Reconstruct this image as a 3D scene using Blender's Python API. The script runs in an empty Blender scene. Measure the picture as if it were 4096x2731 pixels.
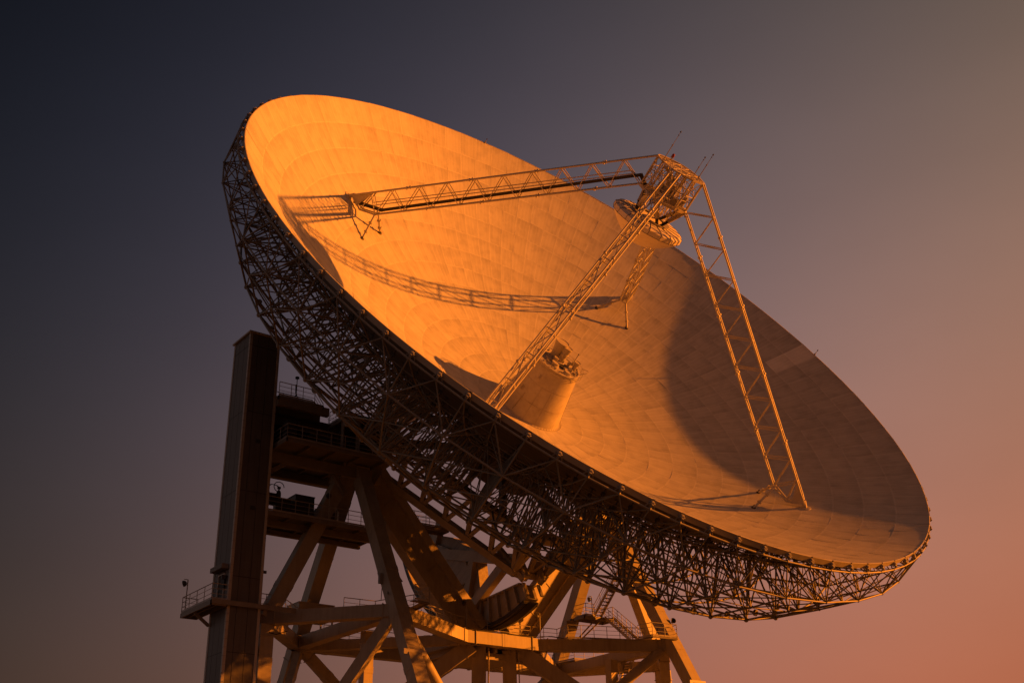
import bpy, math, random
from mathutils import Vector as V, Matrix
from math import sin, cos, pi, radians, sqrt
R_ = random.Random(7)
bpy.context.scene.world = None
SC = bpy.context.scene
COL = SC.collection

# ------------------------------------------------------------------ helpers
class MB:
    """collects shapes and links them as ONE mesh object"""
    def __init__(s): s.v = []; s.f = []; s.sm = []; s.mi = []; s.cur = 0
    def add(s, vs, fs, smooth=False):
        o = len(s.v); s.v += [tuple(p) for p in vs]
        for f in fs: s.f.append(tuple(i + o for i in f)); s.sm.append(smooth); s.mi.append(s.cur)
    def tube(s, p, q, r, n=6, r2=None, caps=True):
        p = V(p); q = V(q); d = (q - p)
        if d.length < 1e-6: return
        d.normalize(); a = d.orthogonal().normalized(); b = d.cross(a); r2 = r if r2 is None else r2
        vs = []; k = [(cos(2*pi*i/n), sin(2*pi*i/n)) for i in range(n)]
        for c, sn in k: vs.append(p + a*(c*r) + b*(sn*r))
        for c, sn in k: vs.append(q + a*(c*r2) + b*(sn*r2))
        s.add(vs, [(i, (i+1) % n, n+(i+1) % n, n+i) for i in range(n)], n > 4)
        if caps: s.add(vs, [tuple(range(n))[::-1], tuple(range(n, 2*n))])
    def path(s, pts, r, n=6):
        for a, b in zip(pts[:-1], pts[1:]): s.tube(a, b, r, n)
        for p in pts[1:-1]: s.ball(p, r*1.02, 6, 3)
    def beam(s, p, q, w, h, up=(0, 0, 1), ext=0.0):
        """rectangular bar: w sideways, h along up"""
        p = V(p); q = V(q); d = (q - p).normalized(); p = p - d*ext; q = q + d*ext
        a = d.cross(V(up))
        if a.length < 1e-4: a = d.orthogonal()
        a.normalize(); b = a.cross(d).normalized()
        vs = [o + a*(x*w/2) + b*(y*h/2) for o in (p, q) for x, y in ((-1, -1), (1, -1), (1, 1), (-1, 1))]
        s.add(vs, [(3, 2, 1, 0), (4, 5, 6, 7), (0, 1, 5, 4), (1, 2, 6, 5), (2, 3, 7, 6), (3, 0, 4, 7)])
    def box(s, lo, hi):
        (a, b, c), (d, e, f) = lo, hi
        vs = [(a, b, c), (d, b, c), (d, e, c), (a, e, c), (a, b, f), (d, b, f), (d, e, f), (a, e, f)]
        s.add(vs, [(3, 2, 1, 0), (4, 5, 6, 7), (0, 1, 5, 4), (1, 2, 6, 5), (2, 3, 7, 6), (3, 0, 4, 7)])
    def lathe(s, o, ax, prof, n=24, smooth=True, cap0=False, cap1=False, ph=0.0, blend=False):
        """prof: list of (radius, distance along ax)"""
        o = V(o); ax = V(ax).normalized(); a = ax.orthogonal().normalized(); b = ax.cross(a); vs = []
        for r, z in prof:
            for i in range(n):
                t = 2*pi*(i+ph)/n; vs.append(o + ax*z + a*(r*cos(t)) + b*(r*sin(t)))
        m = len(prof)
        if blend: s.add(vs, [(j*n+i, j*n+(i+1) % n, (j+1)*n+(i+1) % n, (j+1)*n+i) for j in range(m-1) for i in range(n)], smooth)
        else:
            for j in range(m-1): s.add(vs[j*n:(j+2)*n], [(i, (i+1) % n, n+(i+1) % n, n+i) for i in range(n)], smooth)
        if cap0: s.add(vs[:n], [tuple(range(n))[::-1]])
        if cap1: s.add(vs[-n:], [tuple(range(n))])
    def ball(s, c, r, n=8, m=5):
        c = V(c); vs = [c + V((0, 0, -r))]
        for j in range(1, m):
            t = -pi/2 + pi*j/m
            vs += [c + V((cos(t)*cos(2*pi*i/n), cos(t)*sin(2*pi*i/n), sin(t)))*r for i in range(n)]
        vs.append(c + V((0, 0, r))); L = len(vs)-1
        fs = [(0, 1+(i+1) % n, 1+i) for i in range(n)]
        for j in range(m-2): fs += [(1+j*n+i, 1+j*n+(i+1) % n, 1+(j+1)*n+(i+1) % n, 1+(j+1)*n+i) for i in range(n)]
        fs += [(L, L-n+i, L-n+(i+1) % n) for i in range(n)]
        s.add(vs, fs, True)
    def prism(s, poly, lo, hi):
        """poly: list of points (V) on a plane, extruded between offset vectors lo and hi"""
        n = len(poly); vs = [V(p)+V(lo) for p in poly] + [V(p)+V(hi) for p in poly]
        s.add(vs, [tuple(range(n))[::-1], tuple(range(n, 2*n))] + [(i, (i+1) % n, n+(i+1) % n, n+i) for i in range(n)])
    def mesh(s, name, mat):
        me = bpy.data.meshes.new(name); me.from_pydata(s.v, [], s.f)
        mats = mat if isinstance(mat, (list, tuple)) else [mat]
        for m in mats: me.materials.append(m)
        me.polygons.foreach_set('use_smooth', s.sm); me.polygons.foreach_set('material_index', s.mi)
        me.update(); return me
    def build(s, name, mat, parent=None, **kw):
        return link(name, s.mesh(name, mat), parent, **kw)
def link(name, me, parent=None, label=None, cat=None, group=None, kind=None, rot=None):
    o = bpy.data.objects.new(name, me); COL.objects.link(o)
    if parent: o.parent = parent
    if rot: o.rotation_euler = rot
    tag(o, label, cat, group, kind); return o
def tag(o, label=None, cat=None, group=None, kind=None):
    if label: o['label'] = label
    if cat: o['category'] = cat
    if group: o['group'] = group
    if kind: o['kind'] = kind
def empty(name, label, cat, loc=(0, 0, 0), group=None):
    o = bpy.data.objects.new(name, None); COL.objects.link(o); o.location = loc; o.empty_display_size = 0.5
    tag(o, label, cat, group); return o

# ------------------------------------------------------------------ materials
def newmat(name):
    m = bpy.data.materials.new(name); m.use_nodes = True; nt = m.node_tree
    b = nt.nodes['Principled BSDF']; return m, nt, b
def N(nt, t, **kw):
    n = nt.nodes.new(t)
    for k, v in kw.items():
        if k == 'inp':
            for a, b in v.items(): n.inputs[a].default_value = b
        else: setattr(n, k, v)
    return n
def paint(name, col, dirt, rough=0.5, scale=0.6, amt=0.55, rust=0.0, streak=True, spec=0.4):
    """weathered paint: large patches, vertical run-down streaks, small specks of rust"""
    m, nt, b = newmat(name); L = nt.links.new
    tc = N(nt, 'ShaderNodeTexCoord'); src = tc.outputs['Object']
    n1 = N(nt, 'ShaderNodeTexNoise', inp={'Scale': scale, 'Detail': 6.0, 'Roughness': 0.65}); L(src, n1.inputs['Vector'])
    mp = N(nt, 'ShaderNodeMapping', inp={'Scale': (2.2, 2.2, 0.16) if streak else (1, 1, 1)}); L(src, mp.inputs['Vector'])
    n2 = N(nt, 'ShaderNodeTexNoise', inp={'Scale': 1.6, 'Detail': 5.0, 'Roughness': 0.7}); L(mp.outputs[0], n2.inputs['Vector'])
    ml = N(nt, 'ShaderNodeMath', operation='MULTIPLY'); L(n1.outputs['Fac'], ml.inputs[0]); L(n2.outputs['Fac'], ml.inputs[1])
    mr = N(nt, 'ShaderNodeMapRange', inp={'From Min': 0.16, 'From Max': 0.42, 'To Min': 0.0, 'To Max': amt}); L(ml.outputs[0], mr.inputs['Value'])
    mx = N(nt, 'ShaderNodeMix', data_type='RGBA', inp={'A': (*col, 1), 'B': (*dirt, 1)}); L(mr.outputs[0], mx.inputs['Factor'])
    out = mx.outputs['Result']
    if rust > 0:
        n3 = N(nt, 'ShaderNodeTexNoise', inp={'Scale': 2.6, 'Detail': 8.0, 'Roughness': 0.75}); L(src, n3.inputs['Vector'])
        r3 = N(nt, 'ShaderNodeMapRange', inp={'From Min': 0.66, 'From Max': 0.74, 'To Min': 0.0, 'To Max': rust}); L(n3.outputs['Fac'], r3.inputs['Value'])
        m3 = N(nt, 'ShaderNodeMix', data_type='RGBA', inp={'B': (0.12, 0.055, 0.03, 1)}); L(r3.outputs[0], m3.inputs['Factor']); L(out, m3.inputs['A']); out = m3.outputs['Result']
    L(out, b.inputs['Base Color']); b.inputs['Roughness'].default_value = rough; b.inputs['Specular IOR Level'].default_value = spec
    bp = N(nt, 'ShaderNodeBump', inp={'Strength': 0.12, 'Distance': 0.02}); L(n1.outputs['Fac'], bp.inputs['Height']); L(bp.outputs[0], b.inputs['Normal'])
    return m
M = {}
M['steel'] = paint('white_steel_paint', (0.41, 0.37, 0.30), (0.20, 0.17, 0.13), 0.5, 0.5, 0.6, 0.75)
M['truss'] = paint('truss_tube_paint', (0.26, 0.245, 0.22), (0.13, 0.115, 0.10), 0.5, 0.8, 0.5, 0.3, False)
M['leg'] = paint('feed_leg_paint', (0.46, 0.43, 0.38), (0.28, 0.24, 0.20), 0.42, 0.9, 0.45, 0.2, False)
M['pale'] = paint('subreflector_paint', (0.66, 0.62, 0.56), (0.42, 0.37, 0.31), 0.45, 0.6, 0.35, 0.1, False)
M['cabin'] = paint('feed_cabin_paint', (0.44, 0.41, 0.36), (0.25, 0.215, 0.175), 0.45, 0.7, 0.6, 0.4, False)
M['rail'] = paint('rail_galvanised', (0.40, 0.38, 0.36), (0.22, 0.19, 0.17), 0.45, 1.5, 0.5, 0.2, False)
M['deck'] = paint('deck_steel', (0.19, 0.175, 0.16), (0.10, 0.085, 0.075), 0.6, 0.9, 0.7, 0.5, False)
M['frame'] = paint('deck_frame_paint', (0.24, 0.215, 0.18), (0.12, 0.10, 0.085), 0.55, 0.6, 0.6, 0.6, False)
M['clad'] = paint('tower_cladding', (0.12, 0.115, 0.115), (0.065, 0.06, 0.057), 0.55, 0.35, 0.6, 0.0)
M['trim'] = paint('tower_trim', (0.44, 0.41, 0.375), (0.25, 0.22, 0.19), 0.5, 0.6, 0.5, 0.2)
M['dark'] = paint('dark_machine_paint', (0.055, 0.055, 0.058), (0.03, 0.028, 0.026), 0.55, 1.0, 0.6, 0.3, False)
M['black'] = paint('black_rubber', (0.018, 0.017, 0.017), (0.03, 0.028, 0.026), 0.6, 2.0, 0.5, 0.0, False)
M['grey'] = paint('grey_metal', (0.30, 0.29, 0.28), (0.16, 0.14, 0.13), 0.45, 1.2, 0.5, 0.3, False)
M['weight'] = paint('counterweight_paint', (0.42, 0.38, 0.33), (0.15, 0.12, 0.10), 0.6, 0.45, 0.85, 0.8)
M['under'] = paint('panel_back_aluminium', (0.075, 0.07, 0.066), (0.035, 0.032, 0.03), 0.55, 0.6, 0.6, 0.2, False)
M['red'] = paint('red_lamp_glass', (0.25, 0.03, 0.02), (0.12, 0.02, 0.02), 0.25, 3.0, 0.4, 0.0, False)

def reflector_mat():
    m, nt, b = newmat('reflector_panel_paint'); L = nt.links.new
    at = lambda n: N(nt, 'ShaderNodeAttribute', attribute_name=n)
    ed = at('edge_dist'); tone = at('tone'); loc = at('panel_pos')
    sx = N(nt, 'ShaderNodeSeparateXYZ'); L(ed.outputs['Vector'], sx.inputs[0])
    t4 = at('edge_dist_b')
    mn1 = N(nt, 'ShaderNodeMath', operation='MINIMUM'); L(sx.outputs[0], mn1.inputs[0]); L(sx.outputs[1], mn1.inputs[1])
    mn2 = N(nt, 'ShaderNodeMath', operation='MINIMUM'); L(sx.outputs[2], mn2.inputs[0]); L(t4.outputs['Fac'], mn2.inputs[1])
    mn = N(nt, 'ShaderNodeMath', operation='MINIMUM'); L(mn1.outputs[0], mn.inputs[0]); L(mn2.outputs[0], mn.inputs[1])
    seam = N(nt, 'ShaderNodeMapRange', inp={'From Min': 0.035, 'From Max': 0.075, 'To Min': 1.0, 'To Max': 0.0}); L(mn.outputs[0], seam.inputs['Value'])
    # weathering streaks running along the panel (radially) plus pressed ribs across it
    mp = N(nt, 'ShaderNodeMapping', inp={'Scale': (3.4, 0.3, 1.0)}); L(loc.outputs['Vector'], mp.inputs['Vector'])
    st = N(nt, 'ShaderNodeTexNoise', inp={'Scale': 1.0, 'Detail': 5.0, 'Roughness': 0.7}); L(mp.outputs[0], st.inputs['Vector'])
    mp2 = N(nt, 'ShaderNodeMapping', inp={'Scale': (3.0, 1.1, 1.0)}); L(loc.outputs['Vector'], mp2.inputs['Vector'])
    rb = N(nt, 'ShaderNodeTexNoise', inp={'Scale': 1.0, 'Detail': 3.0, 'Roughness': 0.6}); L(mp2.outputs[0], rb.inputs['Vector'])
    pt = N(nt, 'ShaderNodeTexNoise', inp={'Scale': 0.75, 'Detail': 4.0, 'Roughness': 0.6}); L(loc.outputs['Vector'], pt.inputs['Vector'])
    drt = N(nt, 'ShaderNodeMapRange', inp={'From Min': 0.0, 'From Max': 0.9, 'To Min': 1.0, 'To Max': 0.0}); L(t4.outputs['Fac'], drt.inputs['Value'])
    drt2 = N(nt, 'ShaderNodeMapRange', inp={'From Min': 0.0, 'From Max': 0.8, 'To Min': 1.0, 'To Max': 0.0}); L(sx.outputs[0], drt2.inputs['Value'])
    ribs = N(nt, 'ShaderNodeTexWave', wave_type='BANDS', bands_direction='X', inp={'Scale': 0.75, 'Distortion': 1.2, 'Detail': 2.0, 'Detail Scale': 2.0}); L(loc.outputs['Vector'], ribs.inputs['Vector'])
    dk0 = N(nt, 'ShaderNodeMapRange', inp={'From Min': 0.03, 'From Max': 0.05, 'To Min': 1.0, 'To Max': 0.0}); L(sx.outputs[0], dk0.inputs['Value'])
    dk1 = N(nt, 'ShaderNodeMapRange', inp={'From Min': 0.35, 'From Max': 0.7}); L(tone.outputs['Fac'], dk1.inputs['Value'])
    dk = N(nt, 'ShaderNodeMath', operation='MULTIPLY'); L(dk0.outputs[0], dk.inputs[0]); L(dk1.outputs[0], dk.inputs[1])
    # tone = panel tone + 0.16*(streak-.5)+...
    def mad(a, k, c):
        n = N(nt, 'ShaderNodeMath', operation='MULTIPLY_ADD'); L(a, n.inputs[0]); n.inputs[1].default_value = k
        if isinstance(c, float): n.inputs[2].default_value = c
        else: L(c, n.inputs[2])
        return n.outputs[0]
    msk = N(nt, 'ShaderNodeMapRange', inp={'From Min': 0.45, 'From Max': 0.62}); L(pt.outputs['Fac'], msk.inputs['Value'])
    rm = N(nt, 'ShaderNodeMath', operation='MULTIPLY'); L(rb.outputs['Fac'], rm.inputs[0]); L(msk.outputs[0], rm.inputs[1])
    v = mad(tone.outputs['Fac'], 0.075, 0.97)
    v = mad(st.outputs['Fac'], 0.40, v); v = mad(rm.outputs[0], -0.34, v); v = mad(ribs.outputs['Fac'], 0.07, v)
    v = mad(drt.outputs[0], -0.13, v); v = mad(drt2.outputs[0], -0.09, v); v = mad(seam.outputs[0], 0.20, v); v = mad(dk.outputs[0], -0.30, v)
    cl = N(nt, 'ShaderNodeMix', data_type='RGBA', inp={'A': (0.0, 0.0, 0.0, 1), 'B': (0.41, 0.39, 0.365, 1)}); cl.clamp_factor = False
    L(v, cl.inputs['Factor']); L(cl.outputs['Result'], b.inputs['Base Color'])
    b.inputs['Roughness'].default_value = 0.5; b.inputs['Specular IOR Level'].default_value = 0.6
    bp = N(nt, 'ShaderNodeBump', inp={'Strength': 0.35, 'Distance': 0.012}); L(st.outputs['Fac'], bp.inputs['Height']); L(bp.outputs[0], b.inputs['Normal'])
    return m
M['reflector'] = reflector_mat()
def ground_mat():
    m, nt, b = newmat('dry_grass_ground'); L = nt.links.new
    tc = N(nt, 'ShaderNodeTexCoord')
    n1 = N(nt, 'ShaderNodeTexNoise', inp={'Scale': 0.08, 'Detail': 8.0, 'Roughness': 0.7}); L(tc.outputs['Object'], n1.inputs['Vector'])
    n2 = N(nt, 'ShaderNodeTexNoise', inp={'Scale': 2.5, 'Detail': 6.0}); L(tc.outputs['Object'], n2.inputs['Vector'])
    mx = N(nt, 'ShaderNodeMix', data_type='RGBA', inp={'A': (0.035, 0.042, 0.022, 1), 'B': (0.07, 0.06, 0.04, 1)}); L(n1.outputs['Fac'], mx.inputs['Factor'])
    m2 = N(nt, 'ShaderNodeMix', data_type='RGBA', blend_type='MULTIPLY', inp={'Factor': 0.6}); L(mx.outputs['Result'], m2.inputs['A']); L(n2.outputs['Color'], m2.inputs['B'])
    L(m2.outputs['Result'], b.inputs['Base Color']); b.inputs['Roughness'].default_value = 0.95
    return m
M['ground'] = ground_mat()
M['concrete'] = paint('concrete', (0.34, 0.32, 0.29), (0.2, 0.18, 0.16), 0.85, 0.5, 0.6, 0.0, False)

# ------------------------------------------------------------------ dish frame
EL = radians(34.0)
ZV = 39.8
AX_Y = 6.2
s2 = sqrt(0.5)
up = V((cos(EL)*s2, -cos(EL)*s2, sin(EL))); az = V((0, 0, 1)); hd = (az - up*az.dot(up)).normalized(); xx = hd.cross(up)
MD = Matrix((xx, hd, up)).to_4x4()                    # dish -> world rotation
VERT = V((0, AX_Y, ZV))
DW = Matrix.Translation(VERT) @ MD
WD = DW.inverted()
FP = 20.8; R0 = 32.5
def par(r): return r*r/(4*FP)
def pol(r, a, z): return V((r*cos(a), r*sin(a), z))
def deg(a): return radians(a)

dish = empty('radio_dish', 'giant white parabolic radio dish tilted to the right on its lattice backing, lit orange', 'radio dish')
dish.matrix_world = DW

# reflector: 14 rings of panels, 24/48/96 round
RIN = 3.3; NR = 14; DR = (R0-RIN)/NR
def reflector():
    vs = []; fs = []; ed = []; eb = []; tn = []; pp = []
    for i in range(NR):
        r0 = RIN+i*DR; r1 = r0+DR; n = 24 if i < 2 else (48 if i < 6 else 96)
        nu = 8 if n == 24 else (5 if n == 48 else 3); nv = 3
        for k in range(n):
            tone = R_.gauss(0, 0.42)
            if i >= 12 and k == 62: tone = 7.0      # two replaced, paler panels
            tone = max(-1, min(9.0, tone)); ox = R_.uniform(0, 90); oy = R_.uniform(0, 90); base = len(vs)
            tx = R_.gauss(0, 0.006); ty = R_.gauss(0, 0.006)
            if abs(tone) > 1.2: tx = 0.02
            a0 = 2*pi*k/n; da = 2*pi/n; g = 0.0
            for v in range(nv+1):
                for u in range(nu+1):
                    fu = u/nu; fv = v/nv
                    r = r0+DR*fv; wid = r*da
                    a = a0+da*fu
                    rr = min(max(r, r0+g), r1-g); aa = min(max(a, a0+g/r), a0+da-g/r)
                    p = pol(rr, aa, par(rr) + tx*(fu-.5)*wid + ty*(fv-.5)*DR)
                    vs.append(p); ed.append((fu*wid, (1-fu)*wid, fv*DR)); eb.append((1-fv)*DR); tn.append(tone)
                    pp.append(((fu-.5)*wid+ox, fv*DR+oy, ox*1.7))
            for v in range(nv):
                for u in range(nu):
                    q = base+v*(nu+1)+u; fs.append((q, q+1, q+nu+2, q+nu+1))
    me = bpy.data.meshes.new('reflector'); me.from_pydata(vs, [], fs); me.materials.append(M['reflector'])
    for nm, ty, dat in (('edge_dist', 'FLOAT_VECTOR', ed), ('panel_pos', 'FLOAT_VECTOR', pp)):
        a = me.attributes.new(nm, ty, 'POINT'); a.data.foreach_set('vector', [c for t in dat for c in t])
    for nm, dat in (('edge_dist_b', eb), ('tone', tn)):
        a = me.attributes.new(nm, 'FLOAT', 'POINT'); a.data.foreach_set('value', dat)
    me.polygons.foreach_set('use_smooth', [True]*len(fs)); me.update()
    return link('reflector', me, dish)
reflector()
# back sheet: ribbed underside of the panels
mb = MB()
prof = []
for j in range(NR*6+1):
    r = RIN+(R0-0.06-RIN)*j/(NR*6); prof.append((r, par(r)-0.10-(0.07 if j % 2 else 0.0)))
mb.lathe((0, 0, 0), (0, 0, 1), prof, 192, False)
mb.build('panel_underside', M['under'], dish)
# central floor round the cabin
mb = MB(); mb.lathe((0, 0, 0), (0, 0, 1), [(2.2, 0.03), (RIN+0.05, par(RIN)-0.01)], 48); mb.build('hub_floor', M['cabin'], dish)
# rim fascia, one plate per panel, as one strip with gaps
mb = MB()
for k in range(96):
    a0 = 2*pi*(k+0.045)/96; a1 = 2*pi*(k+0.955)/96
    for (u, w) in ((a0, (a0+a1)/2), ((a0+a1)/2, a1)):
        p = [pol(R0+0.02, u, par(R0)+0.0), pol(R0+0.02, w, par(R0)+0.0), pol(R0+0.02, w, par(R0)-0.42), pol(R0+0.02, u, par(R0)-0.42)]
        q = [pol(R0-0.05, u, par(R0)+0.0), pol(R0-0.05, w, par(R0)+0.0), pol(R0-0.05, w, par(R0)-0.42), pol(R0-0.05, u, par(R0)-0.42)]
        mb.add(p+q, [(0, 1, 2, 3), (7, 6, 5, 4), (0, 4, 5, 1), (3, 2, 6, 7), (1, 5, 6, 2), (0, 3, 7, 4)])
mb.build('rim_fascia', M['leg'], dish)

# ------------------------------------------------------------------ backing truss
DA = deg(7.5)
def P_(k): return pol(32.83, DA*k, 12.14)
def S_(k): return pol(32.88, DA*k, 9.42)
def M_(k): return pol(31.19, DA*k, 6.84)
def L_(k): return pol(29.10, DA*k, 3.86)
BR = [(24.6, 0.9), (20.4, -1.2), (16.2, -2.9), (12.4, -4.1)]
def B_(j, k): return pol(BR[j][0], DA*k, BR[j][1])
def TR(j): return R0 - DR*j
def T_(j, k):
    r = TR(j); return pol(r, DA*k, par(r)-0.92)
def rib_sector():
    mb = MB(); t = lambda p, q, r: mb.tube(p, q, r*.8)
    k = 0; h = 0.5
    # outer face: rim chord, fans, ring chords
    t(P_(0), P_(h), .09); t(P_(h), P_(1), .09)
    t(S_(0), S_(1), .09); t(M_(0), M_(1), .055); t(L_(0), L_(1), .11)
    for q in (-h, 0, h): t(S_(0), P_(q), .06)
    t(M_(0), S_(0), .075); t(M_(0), S_(1), .055); t(L_(0), M_(0), .085); t(L_(0), M_(1), .06)
    t(L_(0), M_(-h*0), .05)
    # radial rib: top chord
    t(P_(0), T_(1, 0), .06)
    for j in range(1, 11): t(T_(j, 0), T_(j+1, 0), .075)
    t(P_(h), T_(1, h), .05)
    for j in range(1, 6): t(T_(j, h), T_(j+1, h), .06)
    # bottom chord
    ch = [L_(0)]+[B_(j, 0) for j in range(4)]
    for a, b in zip(ch[:-1], ch[1:]): t(a, b, .12)
    # webs
    t(S_(0), T_(1, 0), .06); t(S_(0), T_(2, 0), .06); t(M_(0), T_(2, 0), .075); t(M_(0), T_(3, 0), .075)
    t(L_(0), T_(3, 0), .09); t(L_(0), T_(4, 0), .09)
    t(B_(0, 0), T_(4, 0), .09); t(B_(0, 0), T_(6, 0), .09)
    t(B_(1, 0), T_(6, 0), .09); t(B_(1, 0), T_(8, 0), .09)
    t(B_(2, 0), T_(8, 0), .09); t(B_(2, 0), T_(10, 0), .09)
    t(B_(3, 0), T_(10, 0), .09); t(B_(3, 0), T_(11, 0), .09)
    # intermediate half rib hangs on its neighbours
    for q in (0, 1):
        t(T_(1, h), S_(q), .05); t(T_(3, h), L_(q), .055)
    t(B_(1, 0), T_(7, 0), .075); t(B_(2, 0), T_(9, 0), .075); t(B_(1, 0), T_(7, 1), .055); t(B_(2, 0), T_(9, 1), .055); t(B_(0, 0), T_(5, 0), .075)
    t(B_(3, 0), T_(12, 0), .08); t(B_(3, 0), T_(10, 1), .06); t(T_(11, 0), T_(12, 0), .07); t(T_(12, 0), T_(13, 0), .07); t(T_(12, 0), T_(12, 1), .06)
    t(L_(0), T_(4, 1), .055); t(L_(1), T_(4, 0), .05); t(M_(0), T_(2, h), .045); t(M_(1), T_(2, h), .045); t(B_(0, 1), T_(5, h), .05); t(B_(0, 0), T_(5, h), .05)
    # hoops
    for j in range(1, 7): t(T_(j, 0), T_(j, h), .055); t(T_(j, h), T_(j, 1), .055)
    for j in range(7, 12): t(T_(j, 0), T_(j, 1), .06)
    for j in range(4): t(B_(j, 0), B_(j, 1), .10)
    # bottom layer and inclined diagonals
    t(L_(0), B_(0, 1), .075); t(B_(0, 0), B_(1, 1), .075); t(B_(1, 0), B_(2, 1), .075); t(B_(2, 0), B_(3, 1), .075)
    t(B_(0, 0), T_(5, 1), .06)
    # node balls and bolted flanges
    for p, r in ((S_(0), .11), (M_(0), .10), (L_(0), .19), (P_(0), .10), (P_(h), .10), (B_(0, 0), .2), (B_(1, 0), .18)): mb.ball(p, r)
    d = (B_(0, 0)-L_(0)).normalized()
    f0 = L_(0)+d*1.7; mb.tube(f0-d*.09, f0+d*.09, .25, 8)
    # guy cables with loops under the panels
    for j in (1, 2):
        p = T_(j, h)+V((0, 0, .3)); mb.path([p, p+pol(.4, DA*h, -.55), p+pol(.9, DA*h+.01, -.62), T_(j, 0)+V((0, 0, .15))], .022, 4)
    return mb.mesh('radial_rib', M['truss'])
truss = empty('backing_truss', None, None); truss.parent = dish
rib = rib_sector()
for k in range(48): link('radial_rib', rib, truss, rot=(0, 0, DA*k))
# actuators under the panel corners: one at every rim joint ...
mb = MB()
p0 = pol(32.62, 0, par(R0)-0.36); q0 = P_(0)
mb.tube(q0, q0+(p0-q0)*.45, .085, 8); mb.box((32.42, -.17, 12.40), (32.78, .17, 12.54)); mb.box((32.50, -.10, 12.50), (32.74, .10, 12.60))
mb.box((32.78, -.08, 12.30), (32.88, .08, 12.5)); mb.tube((32.55, -.26, 12.46), (32.55, .26, 12.46), .05, 6); mb.tube((32.5, 0, 12.2), (32.35, 0, 12.36), .05, 6)
mb.box((32.52, -.05, 12.46), (32.68, .05, 12.62)); mb.tube((32.60, .15, 12.42), (32.60, .34, 12.16), .03, 5); mb.tube((32.60, -.15, 12.42), (32.70, -.32, 12.2), .03, 5)
act = mb.mesh('actuator', M['grey'])
for k in range(96): link('actuator', act, dish, rot=(0, 0, DA*k/2))
# ... and the uncountable rest further in
mb = MB()
for j in range(1, 9):
    r = TR(j)
    n = 96 if j < 8 else 48
    for k in range(n):
        a = 2*pi*k/n; b = pol(r, a, par(r)-.85); tp = pol(r-.1, a, par(r)-.2)
        mb.tube(b, tp, .05, 5); c = b.lerp(tp, .35); tt = V((-sin(a), cos(a), 0))*.13
        mb.beam(c-tt, c+tt, .12, .2); mb.tube(tp-tt*1.6, tp+tt*1.6, .03, 4)
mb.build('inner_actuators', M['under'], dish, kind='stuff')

# heavy square cradle girder, 4 sides with cut corners
mb = MB()
def corner(r1, r2, z):
    pts = []
    for q in range(4):
        c, s = cos(q*pi/2), sin(q*pi/2)
        for (x, y) in ((r1, -r2), (r1, r2)): pts.append(V((x*c-y*s, x*s+y*c, z)))
    return pts
U = corner(10.3, 6.8, -4.9); Lw = corner(9.5, 7.2, -8.85)
for i in range(8):
    a, b = U[i], U[(i+1) % 8]; c, d = Lw[i], Lw[(i+1) % 8]
    mb.beam(a, b, .7, .6, ext=.25); mb.beam(c, d, .7, .62, ext=.22)
    n = 6 if i % 2 == 0 else 2
    for j in range(n):
        f0 = j/n; f1 = (j+.5)/n; f2 = (j+1)/n
        mb.beam(c.lerp(d, f0), a.lerp(b, f1), .36, .40, up=(a+b)); mb.beam(a.lerp(b, f1), c.lerp(d, f2), .36, .40, up=(a+b))
    mb.beam(c, a, .5, .5, up=(a+b))
for i in range(0, 8, 2):
    mb.beam(U[i], U[(i+4) % 8], .5, .5)
for k in range(48):
    i = min(range(8), key=lambda q: (U[q].lerp(U[(q+1) % 8], .5)-B_(3, k)).length)
    a, b = U[i], U[(i+1) % 8]; f = max(0, min(1, (B_(3, k)-a).dot(b-a)/(b-a).length_squared))
    mb.tube(B_(3, k), a.lerp(b, f), .12)
mb.build('cradle_girder', M['steel'], dish)

mb = MB(); mb.lathe((0, 0, 0), (0, 0, 1), [(4.9, -.75), (4.9, -3.4), (5.1, -3.4), (5.1, -3.7), (4.6, -3.7), (4.6, -6.2), (.02, -6.3)], 40)
for k in range(20): mb.beam(pol(4.95, deg(18*k), -.8), pol(4.7, deg(18*k), -6.1), .12, .3, up=pol(1, deg(18*k), 0))
for k in range(8): mb.beam(pol(4.6, deg(45*k+22), -5.0), pol(10.2, deg(45*k+22), -5.0), .45, .6); mb.beam(pol(4.9, deg(45*k), -1.6), pol(10.2, deg(45*k), -4.8), .35, .4)
mb.build('hub_drum', M['deck'], dish)
# elevation gear sector, struts down to it, counterweights: given in world axes, hung on the dish
ECY, ECZ, GR = 0.05, 36.2, 14.9
def W(p): return WD @ V(p)
gear = empty('elevation_gear', None, None); gear.parent = dish
def gp(x, r, t): return W((x, ECY+r*cos(t), ECZ+r*sin(t)))
t0, t1 = radians(-66.5), radians(-158)
n = 40; m = n+1
CH0, CH1 = (5.9, 24.2), (-12.2, 21.9)
def rin(t):
    # inner edge: straight chord on the right third, round further back
    dy, dz = cos(t), sin(t); (y0, z0), (y1, z1) = (CH0[0]-ECY, CH0[1]-ECZ), (-3.5-ECY, 23.5-ECZ)
    k = (y0*(z1-z0)-z0*(y1-y0))/(dy*(z1-z0)-dz*(y1-y0))
    return max(11.6, min(k, GR-.6)) if k > 0 else 12.2
mb = MB(); vs = []
for x in (0.62, -0.62):
    for o in (0, 1): vs += [gp(x, rin(t0+(t1-t0)*i/n) if o == 0 else GR-.33, t0+(t1-t0)*i/n) for i in range(n+1)]
fs = []
for i in range(n):
    a = lambda q: q*m+i
    fs += [(a(0), a(1), a(1)+1, a(0)+1), (a(2)+1, a(3)+1, a(3), a(2)), (a(0)+1, a(2)+1, a(2), a(0)), (a(1), a(3), a(3)+1, a(1)+1)]
mb.add(vs, fs)
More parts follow.
